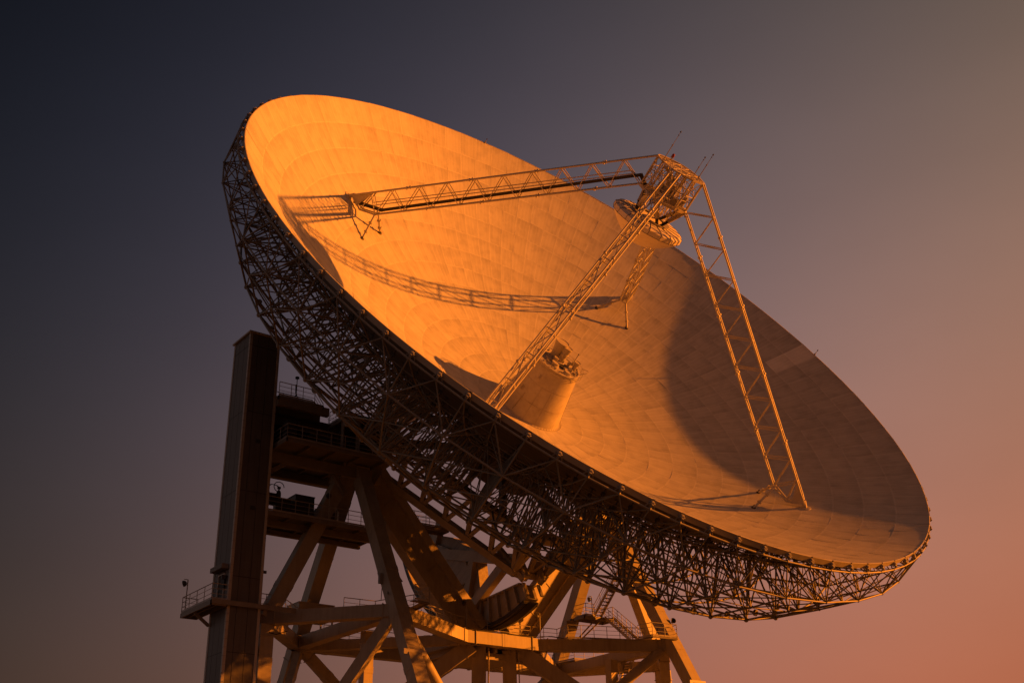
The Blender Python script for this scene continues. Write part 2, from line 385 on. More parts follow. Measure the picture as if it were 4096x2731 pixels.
mb.add([vs[0], vs[m], vs[3*m], vs[2*m]], [(0, 1, 2, 3)]); mb.add([vs[n], vs[m+n], vs[3*m+n], vs[2*m+n]], [(3, 2, 1, 0)])
for i in range(0, 17):
    t = t0+.03+(t1-t0)*i/17
    for sx in (.78, -.78): mb.beam(gp(sx, rin(t)+.05, t), gp(sx, GR-.4, t), .13, .32, up=gp(1, 0, 0)-gp(0, 0, 0))
for i in range(n):
    ta, tb = t0+(t1-t0)*i/n, t0+(t1-t0)*(i+1)/n
    for sx in (.78, -.78): mb.beam(gp(sx, rin(ta)-.02, ta), gp(sx, rin(tb)-.02, tb), .34, .12, up=gp(0, 1, ta)-gp(0, 0, ta), ext=.02)
mb.build('gear_web', M['steel'], gear)
mb = MB(); vs = []
for x, r in ((.75, GR-.34), (.75, GR), (-.75, GR), (-.75, GR-.34)): vs += [gp(x, r, t0-.02+(t1-t0-.0)*i/n) for i in range(n+1)]
fs = []
for i in range(n):
    for q in range(4): fs.append((q*m+i, ((q+1) % 4)*m+i, ((q+1) % 4)*m+i+1, q*m+i+1))
mb.add(vs, fs); mb.add([vs[0], vs[m], vs[2*m], vs[3*m]], [(0, 1, 2, 3)])
for i in range(150):
    t = t0+(t1-t0)*i/150; mb.beam(gp(.5, GR+.04, t), gp(-.5, GR+.04, t), .09, .12, up=gp(0, 1, t)-gp(0, 0, t))
mb.build('gear_rim', M['dark'], gear)
mb = MB()
for (x, y, z), (x2, y2, z2), w in (((.9, -1.0, 28.6), (.9, -2.35, 23.7), .82), ((.9, 3.25, 26.1), (.9, -3.1, 22.5), .86), ((.95, -6.2, 33.0), (.95, -8.0, 29.0), .8),
        ((1.0, -7.6, 29.6), (1.0, 5.1, 26.2), .95), ((.9, 5.2, 26.2), (.9, 6.2, 24.4), .7), ((-1.2, 5.2, 27.0), (-.6, 6.2, 24.4), .6), ((-.9, -11.2, 30.4), (-.9, -3.4, 22.8), .7), ((2.6, 4.6, 27.2), (.9, 6.0, 24.3), .5), ((-3.4, 4.2, 27.6), (-.9, 6.0, 24.3), .5), ((.9, 3.0, 26.0), (.9, 6.0, 24.6), .6)):
    mb.beam(W((x, y, z)), W((x2, y2, z2)), w, w*.8, up=xx)
mb.build('gear_strut', M['steel'], gear)
def cw(x0, x1, dy, dz):
    mb = MB(); pr = [(-11.1, 32.6), (-4.7, 30.5), (-1.0, 28.1), (-.5, 25.0), (-1.9, 24.2), (-4.6, 24.8), (-8.0, 27.6), (-11.5, 30.6)]
    mb.prism([W((0, y+dy, z+dz)) for y, z in pr], W((x0, 0, 0))-W((0, 0, 0)), W((x1, 0, 0))-W((0, 0, 0)))
    pr2 = [(-10.4, 31.8), (-5.2, 29.6), (-2.2, 27.6), (-1.8, 26.0), (-3.0, 25.6), (-5.0, 26.2), (-8.0, 28.4)]
    mb.prism([W((0, y+dy, z+dz)) for y, z in pr2], W((x1-.02, 0, 0))-W((0, 0, 0)), W((x1+.3, 0, 0))-W((0, 0, 0)))
    return mb.build('counterweight', M['weight'], dish)
cw(-.3, .78, 0, 0)
# ------------------------------------------------------------------ receiver cabin
cab = empty('receiver_cabin', None, None); cab.parent = dish
mb = MB(); mb.lathe((0, 0, 0), (0, 0, 1), [(3.10, .06), (3.10, .14), (2.99, .2), (2.12, 5.15)], 64)
mb.lathe((0, 0, 0), (0, 0, 1), [(2.12, 5.15), (2.2, 5.2), (2.2, 5.3), (2.02, 5.34), (1.9, 5.28), (0.02, 5.3)], 56, True)
mb.cur = 1
for z in (1.75, 3.45): r = 2.99-.87*(z-.2)/4.95; mb.lathe((0, 0, 0), (0, 0, 1), [(r+.012, z-.018), (r+.012, z+.018)], 64)
for a in (20, 95, 118, 190, 290): mb.beam(pol(2.985, deg(a), .25), pol(2.44, deg(a), 3.4), .03, .03)
mb.tube(pol(2.98, deg(70), .4), pol(2.66, deg(72), 2.2), .04, 6)
for i in range(60): mb.tube(pol(3.05, deg(6*i), .12), pol(3.05, deg(6*i), .2), .035, 5)
mb.beam(pol(2.66, deg(60), 2.2), pol(2.58, deg(61), 2.6), .25, .06, up=pol(1, deg(60), 0)); mb.beam(pol(2.36, deg(78), 3.9), pol(2.28, deg(79), 4.3), .22, .06, up=pol(1, deg(78), 0))
mb.build('cabin_shell', [M['cabin'], M['weight']], cab)
mb = MB()
for z in (5.05, 5.35, 5.62): 
    pts = [pol(2.42, deg(i*9), z) for i in range(41)]
    for a, b in zip(pts[:-1], pts[1:]): mb.tube(a, b, .022, 4)
for i in range(20): mb.tube(pol(2.42, deg(i*18), 5.0), pol(2.42, deg(i*18), 5.64), .022, 4); mb.tube(pol(2.1, deg(i*18), 5.05), pol(2.42, deg(i*18), 5.05), .022, 4)
mb.build('cabin_railing', M['rail'], cab)
def horn(x, y, prof, nm='feed_horn', mat='cabin'):
    mb = MB(); mb.lathe((x, y, 5.25), (0, 0, 1), prof, 28, True)
    r, z = prof[-1]; mb.lathe((x, y, 5.25), (0, 0, 1), [(r, z), (r*.97, z+.015), (r*.94, z-.02)], 28); mb.lathe((x, y, 5.25), (0, 0, 1), [(r*.94, z-.03), (0.01, z-.03)], 28)
    mb.build(nm, M[mat], cab)
horn(.75, -.80, [(.42, 0), (.42, .5), (.46, .52), (.46, .58), (.44, .6), (.66, 1.62)])
horn(.02, -.62, [(.24, 0), (.26, .4), (.31, .42), (.31, .47), (.28, .48), (.34, .85), (.38, .86), (.38, .9), (.34, .92), (.45, 1.5)])
horn(-1.35, -.70, [(.2, 0), (.2, .35), (.25, .37), (.25, .42), (.2, .44), (.31, .85)])
horn(.33, .37, [(.2, 0), (.15, .25), (.2, .27), (.24, .55)]); horn(-.78, -.5, [(.12, 0), (.12, .25), (.16, .4), (.2, .5)])
horn(.1, 1.0, [(.42, 0), (.42, .12), (.36, .14), (.36, .34)], 'feed_cap'); horn(-1.3, 1.15, [(.40, 0), (.40, .12), (.34, .14), (.34, .3)], 'feed_cap'); horn(-.5, .45, [(.26, 0), (.26, .2)], 'feed_cap', 'dark'); horn(-1.7, .2, [(.2, 0), (.2, .25)], 'feed_cap'); horn(.9, .5, [(.3, 0), (.3, .22)], 'feed_cap')
mb = MB()
for i in range(26):
    a = R_.uniform(0, 2*pi); r = R_.uniform(.6, 1.85); p = pol(r, a, 5.27); mb.box(p-V((.09, .07, 0)), p+V((.09, .07, R_.uniform(.1, .3))))
for i in range(14):
    a = deg(i*26+8); mb.tube(pol(1.95, a, 5.3), pol(1.95, a, 5.45), .07, 6)
mb.build('roof_fittings', M['grey'], cab, kind='stuff')
mb = MB(); mb.tube((-.94, -1.5, 5.3), (-.96, -1.52, 6.5), .022, 5); mb.ball((-.96, -1.52, 6.5), .06)
mb.build('roof_rod', M['black'], cab)
mb = MB(); mb.path([V((-1.75, .6, 5.4))]+[V((-1.9-.75*sin(t), .4-1.35*t/pi*1.2, 5.45+.55*sin(t*.9))) for t in [i*pi/8 for i in range(9)]], .03, 5)
mb.build('roof_hose', M['rail'], cab)

# ------------------------------------------------------------------ feed legs
def feed_leg(rotq, duct=False):
    a = rotq*pi/2
    fl = empty('feed_leg', None, None); fl.parent = dish; fl.rotation_euler = (0, 0, a)
    IT = V((2.23, 0, 22.57)); IB = V((21.2, 0, 7.2)); OT = V((2.2, 0, 25.31)); OB = V((24.39, 0, par(24.39)+.02))
    w = V((0, .38, 0)); nb = 9
    I = [IT.lerp(IB, k/nb) for k in range(nb+1)]; O = [OT.lerp(OB, min(.955, .105+.0925*k) if k < nb else .915) for k in range(nb+1)]; O[0] = OT.lerp(OB, .10)
    mb = MB()
    for s in (-1, 1):
        mb.tube(IT+w*s, IB+w*s, .068, 8)
        e = OT.lerp(OB, .955); mb.tube(OT+w*s, e+w*s, .076, 8); mb.tube(e+w*s, OB, .08, 8)
        for fr in (.16, .37, .58, .79):
            for A, B in ((IT, IB), (OT, OB)):
                p = A.lerp(B, fr)+w*s; d = (B-A).normalized(); mb.tube(p-d*.07, p+d*.07, .15, 8)
    mb.build('chord', M['leg'], fl)
    mb = MB()
    for s in (-1, 1):
        for k in range(nb+1):
            mb.tube(I[k]+w*s, O[k]+w*s, .043, 6)
            if k > 0: mb.tube(I[k]+w*s, O[k-1]+w*s, .046, 6)
    for k in range(nb+1):
        mb.tube(I[k]-w, I[k]+w, .05, 6); mb.tube(O[k]-w, O[k]+w, .055, 6); mb.tube(I[k]-w, O[k]+w, .03, 5)
        if k < nb: mb.tube(I[k]-w*(-1)**k, I[k+1]+w*(-1)**k, .04, 5); mb.tube(O[k]+w*(-1)**k, O[k+1]-w*(-1)**k, .04, 5)
    # handrails and cable conduits running inside the truss
    for f in ((.42, .55) if duct else ()):
        mb.tube(I[0].lerp(O[0], f)+w*.9, I[nb].lerp(O[nb], f)+w*.9, .028, 5); mb.tube(I[0].lerp(O[0], f)-w*.9, I[nb].lerp(O[nb], f)-w*.9, .028, 5)
    mb.build('bracing', M['leg'], fl)
    # foot: gusset, sloping inner chord and the two splayed struts
    mb = MB(); g = OT.lerp(OB, .93); e2 = OT.lerp(OB, .985)
    mid = V((22.75, 0, 6.75))
    for s in (-1, 1): mb.tube(IB+w*s, mid.lerp(OB, 0)+w*s*.8, .08, 8); mb.tube(mid+w*s*.8, e2, .08, 8)
    mb.prism([OT.lerp(OB, .915), e2, mid.lerp(OB, .25)], -w*.9, -w*.8); mb.prism([OT.lerp(OB, .915), e2, mid.lerp(OB, .25)], w*.8, w*.9)
    for s in (-1, 1): mb.tube(mid+w*s*.8, OT.lerp(OB, .905)+w*s, .06, 6)
    mb.tube(OB-V((0, 0, .12)), OB+(OT-OB).normalized()*.7, .19, 10); mb.lathe(OB-V((0, 0, .02)), (-.5, 0, .85), [(.42, 0), (.42, .06), (.2, .08)], 16)
    mb.build('foot', M['leg'], fl)
    for s in (-1, 1):
        mb = MB(); f = V((20.7, 1.9*s, par(20.8)+.02)); b = IB+w*s; mb.tube(b, f, .10, 8)
        d = (f-b).normalized()
        for fr in (.35, .72): p = b.lerp(f, fr); mb.tube(p-d*.06, p+d*.06, .19, 8)
        mb.build('foot_strut', M['leg'], fl)
        mb = MB(); mb.lathe(f-V((0, 0, .02)), (-.45, 0, .9), [(.2, -.02), (.2, .06), (.12, .1)], 12); mb.tube(f+V((-.1, .14, .05)), f+V((-.05, .2, .2)), .05, 6); mb.build('foot_collar', M['dark'], fl)
    if duct:
        mb = MB(); q = [I[0].lerp(O[0], .20), I[nb-1].lerp(O[nb-1], .20)+V((.9, 0, -.73)), V((23.4, 0, 7.15))]
        q = [IT+V((.35, 0, .62)), IB+V((-.25, 0, .62)), V((23.55, 0, 7.05))]
        mb.beam(q[0], q[1], .42, .26); mb.beam(q[1], q[2], .40, .26, ext=.1); mb.beam(q[0], V((1.9, 0, 22.75)), .36, .26, ext=.1)
        mb.build('cable_duct', M['black'], fl)
    return fl
for q in range(4): feed_leg(q, q == 0)

# ------------------------------------------------------------------ focus cage
cage = empty('focus_cage', None, None); cage.parent = dish
ZB, ZT, RC = 22.55, 25.33, 2.2
oc = [deg(a) for a in (-10, 10, 80, 100, 170, 190, 260, 280)]
oc = [deg(a) for a in (-10, 10, 45, 80, 100, 135, 170, 190, 225, 260, 280, 315)]
rr = lambda i: RC if i % 3 != 2 else RC*.93
mb = MB(); n = len(oc)
tp = [pol(rr(i), oc[i], ZT) for i in range(n)]; bt = [pol(rr(i), oc[i], ZB) for i in range(n)]
for i in range(n):
    j = (i+1) % n
    mb.beam(tp[i], tp[j], .12, .14, ext=.03); mb.beam(bt[i], bt[j], .14, .22, ext=.03)
    mb.tube(tp[i], bt[i], .07, 6); mid = (tp[i]+bt[i])/2; mid2 = (tp[j]+bt[j])/2
    mb.tube(mid, mid2, .045, 5); mb.tube(bt[i], mid2, .035, 5); mb.tube(mid2, tp[i], .035, 5)
for i in range(0, n//2): mb.tube(tp[i], tp[i+6], .05, 5); mb.beam(bt[i], bt[i+6], .12, .16)
for i in range(n): mb.tube(tp[i], tp[(i+4) % n], .04, 5)
tin = [pol(1.0, deg(45+90*i), ZT) for i in range(4)]; bin_ = [pol(1.0, deg(45+90*i), ZB) for i in range(4)]
for i in range(4): mb.tube(tin[i], bin_[i], .06, 6); mb.tube(tin[i], tin[(i+1) % 4], .05, 5); mb.tube(tin[i], bin_[(i+1) % 4], .035, 5)
for q in (.33, .68):
    z = ZB+(ZT-ZB)*q
    for i in range(n): mb.tube(pol(rr(i)*.98, oc[i], z), pol(rr((i+1) % n)*.98, oc[(i+1) % n], z), .03, 5)
for i in range(8):
    a = deg(22.5+45*i); mb.tube(pol(1.55, a, ZB), pol(1.55, a, ZT), .045, 5); mb.tube(pol(1.55, a, ZB+.5), pol(1.0, a+.4, ZT-.6), .03, 5); mb.beam(pol(2.1, a, ZB), pol(.5, a, ZB), .1, .14)
mb.build('cage_frame', M['leg'], cage)
mb = MB()
mb.box((-.75, -.5, 22.9), (.35, .6, 24.0)); mb.box((.45, -.9, 22.8), (1.0, -.2, 23.5)); mb.box((-1.3, .5, 22.75), (-.8, 1.3, 23.3)); mb.lathe((.2, .2, 24.0), (0, 0, 1), [(.4, 0), (.4, .5), (.2, .6)], 14, True, False, True)
mb.box((-1.75, -.7, 22.8), (-1.45, .1, 23.6)); mb.tube((.2, .2, 24.4), (1.0, .9, 25.0), .16, 8)
mb.build('drive_box', M['grey'], cage)
mb = MB()
for (a, b, c) in (((-1.4, .9, 22.6), (-1.9, 1.3, 21.4), (-1.2, 1.9, 22.4)), ((.6, 1.6, 22.6), (.6, 2.3, 21.5), (0, 1.9, 22.5)), ((-2.0, -.4, 22.6), (-2.7, -.2, 21.8), (-2.2, .4, 22.6)), ((1.5, 1.4, 22.6), (1.3, 2.4, 21.9), (1.0, 1.7, 22.7))):
    a, b, c = V(a), V(b), V(c); mb.path([a*(1-t)**2+b*2*t*(1-t)+c*t*t for t in [i/8 for i in range(9)]], .045, 5)
mb.build('cable_loop', M['black'], cage)
def strutrod(p, q, nm='hexapod_strut'):
    p, q = V(p), V(q); mb = MB(); d = (q-p)
    mb.tube(p, p+d*.70, .20, 12); mb.tube(p+d*.68, p+d*.72, .22, 12); mb.cur = 1; mb.tube(p+d*.72, p+d*.95, .135, 12); mb.ball(q, .14); mb.cur = 0; mb.ball(p, .2)
    mb.build(nm, [M['leg'], M['black']], dish)
ZS = 20.62
for k in range(3):
    a = deg(75+120*k)
    for s in (-1, 1): strutrod(pol(2.15, a+s*deg(14), ZB-.05), pol(1.45, a+s*deg(50), ZS+.12))
# subreflector
sub = empty('subreflector', None, None); sub.parent = dish
NS = 18
mb = MB(); mb.lathe((0, 0, 0), (0, 0, 1), [(3.22, 19.98), (2.9, 19.62), (2.4, 19.16), (1.8, 18.72), (1.1, 18.36), (.5, 18.18), (.01, 18.15)], 54, blend=True)
mb.build('mirror', M['pale'], sub)
mb = MB(); mb.lathe((0, 0, 0), (0, 0, 1), [(3.24, 19.96), (3.26, 19.98), (3.24, 20.36), (2.94, 20.52)], NS, False); mb.lathe((0, 0, 0), (0, 0, 1), [(2.94, 20.52), (1.7, 20.58), (1.65, 20.64), (.02, 20.66)], NS, False)
mb.lathe((0, 0, 0), (0, 0, 1), [(3.22, 19.975), (3.26, 19.98)], NS, False)
mb.build('subreflector_box', M['pale'], sub)
mb = MB(); o = V((0, 0, 1)).orthogonal().normalized(); b = V((0, 0, 1)).cross(o)
for i in range(NS):
    t = 2*pi*i/NS; e = o*cos(t)+b*sin(t); Z = V((0, 0, 1))
    for (r1, z1), (r2, z2) in (((3.26, 19.98), (3.25, 20.37)), ((3.25, 20.37), (2.95, 20.54)), ((2.95, 20.54), (1.7, 20.60))): mb.tube(e*r1+Z*z1, e*r2+Z*z2, .02, 4)
    t2 = 2*pi*(i+1)/NS; e2 = o*cos(t2)+b*sin(t2); mb.tube(e*3.25+Z*19.97, e2*3.25+Z*19.97, .022, 4)
mb.build('panel_joint', M['black'], sub)
mb = MB(); mb.lathe((0, 0, 20.57), (0, 0, 1), [(1.75, 0), (1.75, .16), (1.35, .16), (1.35, .0)], 24, False); mb.build('mount_ring', M['grey'], sub)
# rods and beacon on the cage
def rod(nm, x, y, z, h, lab, cat):
    e = empty(nm, lab, cat); e.matrix_world = DW @ Matrix.Translation((x, y, z))
    mb = MB(); mb.tube((0, 0, 0), (0, 0, h*.55), .035, 6); mb.tube((0, 0, h*.55), (0, 0, h), .022, 6); mb.tube((0, 0, h*.53), (0, 0, h*.58), .06, 6); mb.lathe((0, 0, 0), (0, 0, 1), [(.09, -.02), (.09, .12), (.04, .14)], 8)
    mb.build('rod', M['grey'], e); mb = MB(); mb.ball((0, 0, h), .07); mb.tube((0, 0, h), (0, 0, h+.14), .02, 5, .004); mb.tube((0, 0, h*.88), (0, 0, h*.9), .055, 6); mb.build('tip', M['black'], e)
rod('lightning_rod', 1.45, 1.6, ZT, 2.75, 'tallest thin lightning rod, alone on the left edge of the focus cage', 'lightning rod')
rod('lightning_rod', -1.28, 1.35, ZT, 2.05, 'shorter thin lightning rod of the close pair on the focus cage', 'lightning rod')
rod('lightning_rod', -1.45, -1.55, ZT, 2.2, 'taller thin lightning rod of the close pair, rightmost on the focus cage', 'lightning rod')
e = empty('warning_beacon', 'small dark red warning beacon on top of the focus cage', 'beacon lamp'); e.matrix_world = DW @ Matrix.Translation((1.25, -.93, ZT))
mb = MB(); mb.tube((0, 0, 0), (0, 0, .3), .05, 6); mb.lathe((0, 0, .28), (0, 0, 1), [(.15, 0), (.15, .05)], 10, False, True, True); mb.build('stand', M['grey'], e)
mb = MB(); mb.lathe((0, 0, .33), (0, 0, 1), [(.12, 0), (.13, .2), (.08, .3), (.01, .32)], 12); mb.build('lens', M['red'], e)
# two short pins on the far rim
rod('rim_rod', R0*cos(deg(-47)), R0*sin(deg(-47)), par(R0), .45, 'tiny dark rod on the upper far rim of the dish', 'lightning rod')
rod('rim_rod', R0*cos(deg(233)), R0*sin(deg(233)), par(R0), .55, 'tiny dark rod on the right far rim of the dish', 'lightning rod')

# ------------------------------------------------------------------ alidade (the turning steel tower)
ali = empty('telescope_tower', 'white steel box-beam tower carrying the dish, with crossed legs and ring beams', 'support tower')
ZM = 20.1
APX = {1: V((14, 0, 33.6)), -1: V((-14, 0, 33.6))}
N1 = lambda s: V((21.0*s, -.6, ZM)); N2 = lambda s: V((14.0*s, 7.0, ZM)); N6 = lambda s: V((14.2*s, -8.6, ZM)); N3 = lambda s: V((3.9*s, 1.4, ZM))
def bm(nm, p, q, w, h, upv=(0, 0, 1), ext=0.0, mat='steel', extra=None):
    mb = MB(); mb.beam(p, q, w, h, upv, ext); p = V(p); q = V(q); d = (q-p); ln = d.length
    for i in range(1, int(ln/4.2)+1):
        f = (i-.35)/(int(ln/4.2)+.3); c = p+d*f; e = d.normalized()*(.26 if i % 2 else .035)
        mb.beam(c-e, c+e, w+.045, h+.045, upv)
        if i % 2: mb.cur = 1; mb.beam(c-d.normalized()*.012, c+d.normalized()*.012, w+.06, h+.06, upv); mb.cur = 0
    for f in (.0, 1.0):
        c = p.lerp(q, f); o = d.normalized()*(.9 if f == 0 else -.9); mb.beam(c+o-d.normalized()*.03, c+o+d.normalized()*.03, w+.14, h+.14, upv)
    if extra: extra(mb)
    return mb.build(nm, [M[mat], M['weight']], ali)
GZ = 1.2
for s in (1, -1):
    A = APX[s]
    bm('leg', A+V((.5*s, 0, 0)), N1(s), 1.15, 1.05, (0, 1, 0)); bm('leg', A+V((0, -.5, 0)), N6(s), 1.1, 1.15, (1, 0, 0))
    foot = V((14.6*s, 18.0, GZ)); bm('leg', A+V((0, .4, 0)), foot, 1.08, 1.12, (1, 0, 0))
    # deep inner diagonal: two flanges with a recessed web
    p, q = A+V((-.9*s, .1, -.3)), V((2.1*s, .2, ZM+.5)); d = (q-p).normalized(); nrm = V((0, 1, 0)).cross(d).normalized()*1.12
    mb = MB(); mb.beam(p+nrm, q+nrm, 1.15, .74, nrm); mb.beam(p-nrm, q-nrm, 1.15, .74, nrm); mb.beam(p, q, .5, 1.6, nrm)
    for f in (.2, .4, .6, .8): c = p.lerp(q, f); mb.beam(c-nrm*.7, c+nrm*.7, .6, .08, d)
    mb.build('diagonal_leg', M['steel'], ali)
    # apex block and bearing housing
    mb = MB(); mb.prism([V((A.x+dx, 0, A.z+dz)) for dx, dz in ((-1.9, -1.6), (1.9, -1.6), (1.5, 1.0), (-1.5, 1.0))], (0, -1.1, 0), (0, 1.1, 0))
    mb.build('leg_head', M['steel'], ali)
    mb = MB(); mb.lathe((A.x-1.6, 0, 36.2), (1, 0, 0), [(.3, 0), (1.75, .02), (1.9, .2), (1.9, 2.6), (1.7, 2.8), (1.2, 2.9), (.02, 2.95)], 28); mb.box((A.x-1.4, -1.9, 34.5), (A.x+1.3, 1.9, 35.6))
    for t in range(12): a = 2*pi*t/12; mb.tube((A.x+1.2, 1.6*cos(a), 36.2+1.6*sin(a)), (A.x+1.36, 1.6*cos(a), 36.2+1.6*sin(a)), .09, 6)
    mb.build('bearing_housing', M['dark'], ali)
    mb = MB(); mb.tube((A.x-1.6*s-.0, 0, 36.2), (A.x-5.5*s, .3, 36.0), .8, 14); mb.build('trunnion', M['steel'], ali)
    # ring beams
    bm('ring_beam', N1(s), N2(s), .95, .95, ext=.35); bm('ring_beam', N1(s), N6(s), .95, .95, ext=.35)
    bm('ring_beam', N2(s)-V((.1*s, .5, .02)), N6(s)+V((0, .5, -.02)), .9, .95); bm('ring_beam', N2(s), N3(s), 1.0, 1.0, ext=.3)
    bm('ring_beam', N3(s)+V((.2*s, -.4, -.2)), N6(s)+V((-.3*s, .3, -.2)), .8, .8)
    # below the ring
    bm('column', N1(s)-V((0, 0, .45)), V((21*s, -.6, GZ)), 1.1, 1.1, (1, 0, 0)); bm('column', N6(s)-V((0, .2, .4)), V((14.6*s, -18.0, GZ)), 1.0, 1.1, (1, 0, 0))
    bm('brace', N6(s)-V((.3*s, 0, .3)), V((20.6*s, -1.0, 7)), .6, .65); bm('brace', N6(s)-V((.6*s, 0, .4)), V((1.2*s, -8.6, 9.4)), .8, .8)
    bm('brace', N2(s)+V((.1*s, -.3, -.3)), V((20.7*s, -.4, 6.0)), .85, .8); bm('column', V((12.9*s, 1.0, ZM-.4)), V((12.9*s, .6, 0)), .8, .8, (1, 0, 0))
    mb = MB(); mb.tube(N2(s)+V((-.5*s, -.1, -.4)), V((.8*s, 1.0, 8.6)), .44, 20); mb.build('pipe_brace', M['steel'], ali)
    bm('brace', V((2.4*s, .5, ZM-.4)), V((14.2, -8.3, 9.6)) if s > 0 else V((-14.0, 9.2, 9.6)), 1.0, 1.3)
    mb = MB(); mb.beam(V((1.6*s, .4, ZM-.5)), V((1.9*s, .2, 0)), 1.2, .5, (.62, .78, 0)); mb.beam(V((1.6*s-.6, .95, ZM-.6)), V((1.9*s-.6, .75, 0)), .1, .75, (.62, .78, 0)); mb.build('column', M['steel'], ali)
    mb = MB(); mb.prism([foot+V((dx, 0, dz)) for dx, dz in ((-1.6, -.9), (1.6, -.9), (1.3, .3), (.6, .8), (-.6, .8), (-1.3, .3))], (0, -.7, 0), (0, .7, 0))
    mb.prism([V((14.6*s, -18, GZ))+V((dx, 0, dz)) for dx, dz in ((-1.6, -.9), (1.6, -.9), (1.3, .3), (.6, .8), (-.6, .8), (-1.3, .3))], (0, -.7, 0), (0, .7, 0))
    mb.prism([V((21*s, -.6, GZ))+V((0, dx, dz)) for dx, dz in ((-1.6, -.9), (1.6, -.9), (1.3, .3), (.6, .8), (-.6, .8), (-1.3, .3))], (-.7, 0, 0), (.7, 0, 0)); mb.build('bogie', M['dark'], ali)
    # lug plates bolted across the front leg
    d = (foot-A).normalized(); c = A.lerp(foot, .535); mb = MB(); mb.beam(c+V((-.95, .59, .28)), c+V((.95, .59, .28)), .12, .38); mb.build('lug_plate', M['trim'], ali)
bm('ring_beam', N3(1), N3(-1), 1.05, 1.02, ext=.1); bm('ring_beam', N6(1)-V((0, .03, .02)), N6(-1)-V((0, .03, .02)), .95, .95)
mb = MB(); mb.box((-3.6, -7.9, ZM-.35), (3.6, .8, ZM+.35)); 
for x in (-3, -1.5, 0, 1.5, 3): mb.beam((x, -7.8, ZM-.6), (x, .7, ZM-.6), .25, .5)
mb.box((-2.6, -4.2, ZM-1.4), (2.6, .4, ZM-.86))
mb.build('centre_frame', M['steel'], ali)
# bearing plinth under the gear
mb = MB(); mb.box((-1.6, -6.4, ZM+.4), (1.7, -2.2, 21.2)); mb.lathe((.5, -1.6, 21.3), (1, 0, 0), [(.5, -1.2), (.55, -1.2), (.55, 1.2), (.02, 1.2)], 14); mb.lathe((.5, -6.2, 21.6), (1, 0, 0), [(.5, -1.2), (.55, -1.2), (.55, 1.2), (.02, 1.2)], 14); mb.build('pinion_drive', M['dark'], ali)

for s in (1, -1):
    bm('tie_beam', V((14.3*s, -13.6, 9.4)), V((14.3*s, 13.2, 9.4)), .7, .8)
bm('tie_beam', V((14.3, -8.6, 9.1)), V((-14.3, -8.6, 9.1)), .7, .7); bm('tie_beam', V((14.3, 12.6, 9.1)), V((-14.3, 12.6, 9.1)), .7, .7)
mb = MB(); mb.lathe((0, .6, 0), (0, 0, 1), [(4.2, 0), (4.2, 1.2), (3.0, 1.6), (2.9, 7.4), (3.3, 7.6), (3.3, 10.0), (.02, 10.1)], 32); mb.build('pintle_pedestal', M['steel'], ali)
top = ZM+.56
for pts in ([(4.4, 1.9, top), (1.5, 1.78, top+.03), (-1.6, 1.8, top), (-3.6, 1.75, top+.08), (-5.2, 1.9, top+.3), (-6.3, 2.6, top+.05)],
            [(3.2, 2.0, top-.02), (1.0, 1.98, top+.06), (-2.0, 1.98, top+.0), (-4.2, 1.9, top+.1)],
            [(13.9, 6.9, 22.6), (14.1, 6.7, 21.9), (14.6, 6.9, 21.3), (14.9, 7.3, 21.2), (15.1, 7.6, 21.3)],
            [(14.7, 5.3, 24.9), (14.3, 6.2, 23.8), (14.2, 6.9, 22.7), (14.5, 7.1, 22.2)],
            [(20.9, 0.0, 19.0), (20.3, .05, 18.9), (19.5, .3, 19.2)], [(-13.2, 7.1, 21.6), (-13.0, 6.9, 20.9), (-12.6, 6.7, 20.7)]):
    mb = MB(); mb.path([V(p) for p in pts], .035, 5); mb.build('cable', M['black'], ali)
for x, y, z in ((13.4, 1.05, 30.2), (14.75, 6.15, 22.6), (21.62, -.6, 17.6)):
    mb = MB(); mb.box((x-.3, y-.12, z-.38), (x+.3, y+.14, z+.38)); mb.box((x-.26, y+.14, z-.34), (x+.26, y+.17, z+.34)); mb.tube((x, y, z-.38), (x, y-.1, z-1.6), .03, 5); mb.build('junction_box', M['grey'], ali)
# ------------------------------------------------------------------ decks and rails
def rail(mb, pts, h=1.15, step=1.25, r=.028, closed=False):
    pts = [V(p) for p in pts]
    Z = V((0, 0, 1))
    for a, b in zip(pts[:-1], pts[1:]):
        n = max(1, round((b-a).length/step))
        for i in range(n+1): p = a.lerp(b, i/n); mb.tube(p, p+Z*h, r*1.05, 5)
        mb.tube(a+Z*h, b+Z*h, r*1.25, 5)
        for f in (.36, .68): mb.tube(a+Z*h*f, b+Z*h*f, r*.75, 4)
        mb.beam(a+Z*.08, b+Z*.08, .02, .14)
def deck(nm, lab, x0, x1, y0, y1, z, rails, cat='walkway', beams=(), gr=None, edge=.28):
    e = empty(nm, lab, cat, (x0, y0, z), gr); o = V((x0, y0, z))
    mb = MB(); mb.box((0, 0, -.06), (x1-x0, y1-y0, 0)); mb.build('grating', M['deck'], e)
    mb = MB(); w, d = x1-x0, y1-y0
    for a, b in (((0, 0), (w, 0)), ((w, 0), (w, d)), ((w, d), (0, d)), ((0, d), (0, 0))): mb.beam((a[0], a[1], -.06-edge/2), (b[0], b[1], -.06-edge/2), .1, edge, ext=.05)
    n = max(2, int(w/2.0))
    for i in range(1, n): mb.beam((w*i/n, .06, -.2), (w*i/n, d-.06, -.2), .1, .22)
    mb.build('edge_beam', M['frame'], e)
    for p, q, bw, bh in beams:
        mb = MB(); mb.beam(V(p)-o, V(q)-o, bw, bh); mb.build('support_beam', M['frame'], e)
    for pts in rails:
        mb = MB(); rail(mb, [V(p)-o for p in pts]); mb.build('railing', M['rail'], e)
    return e
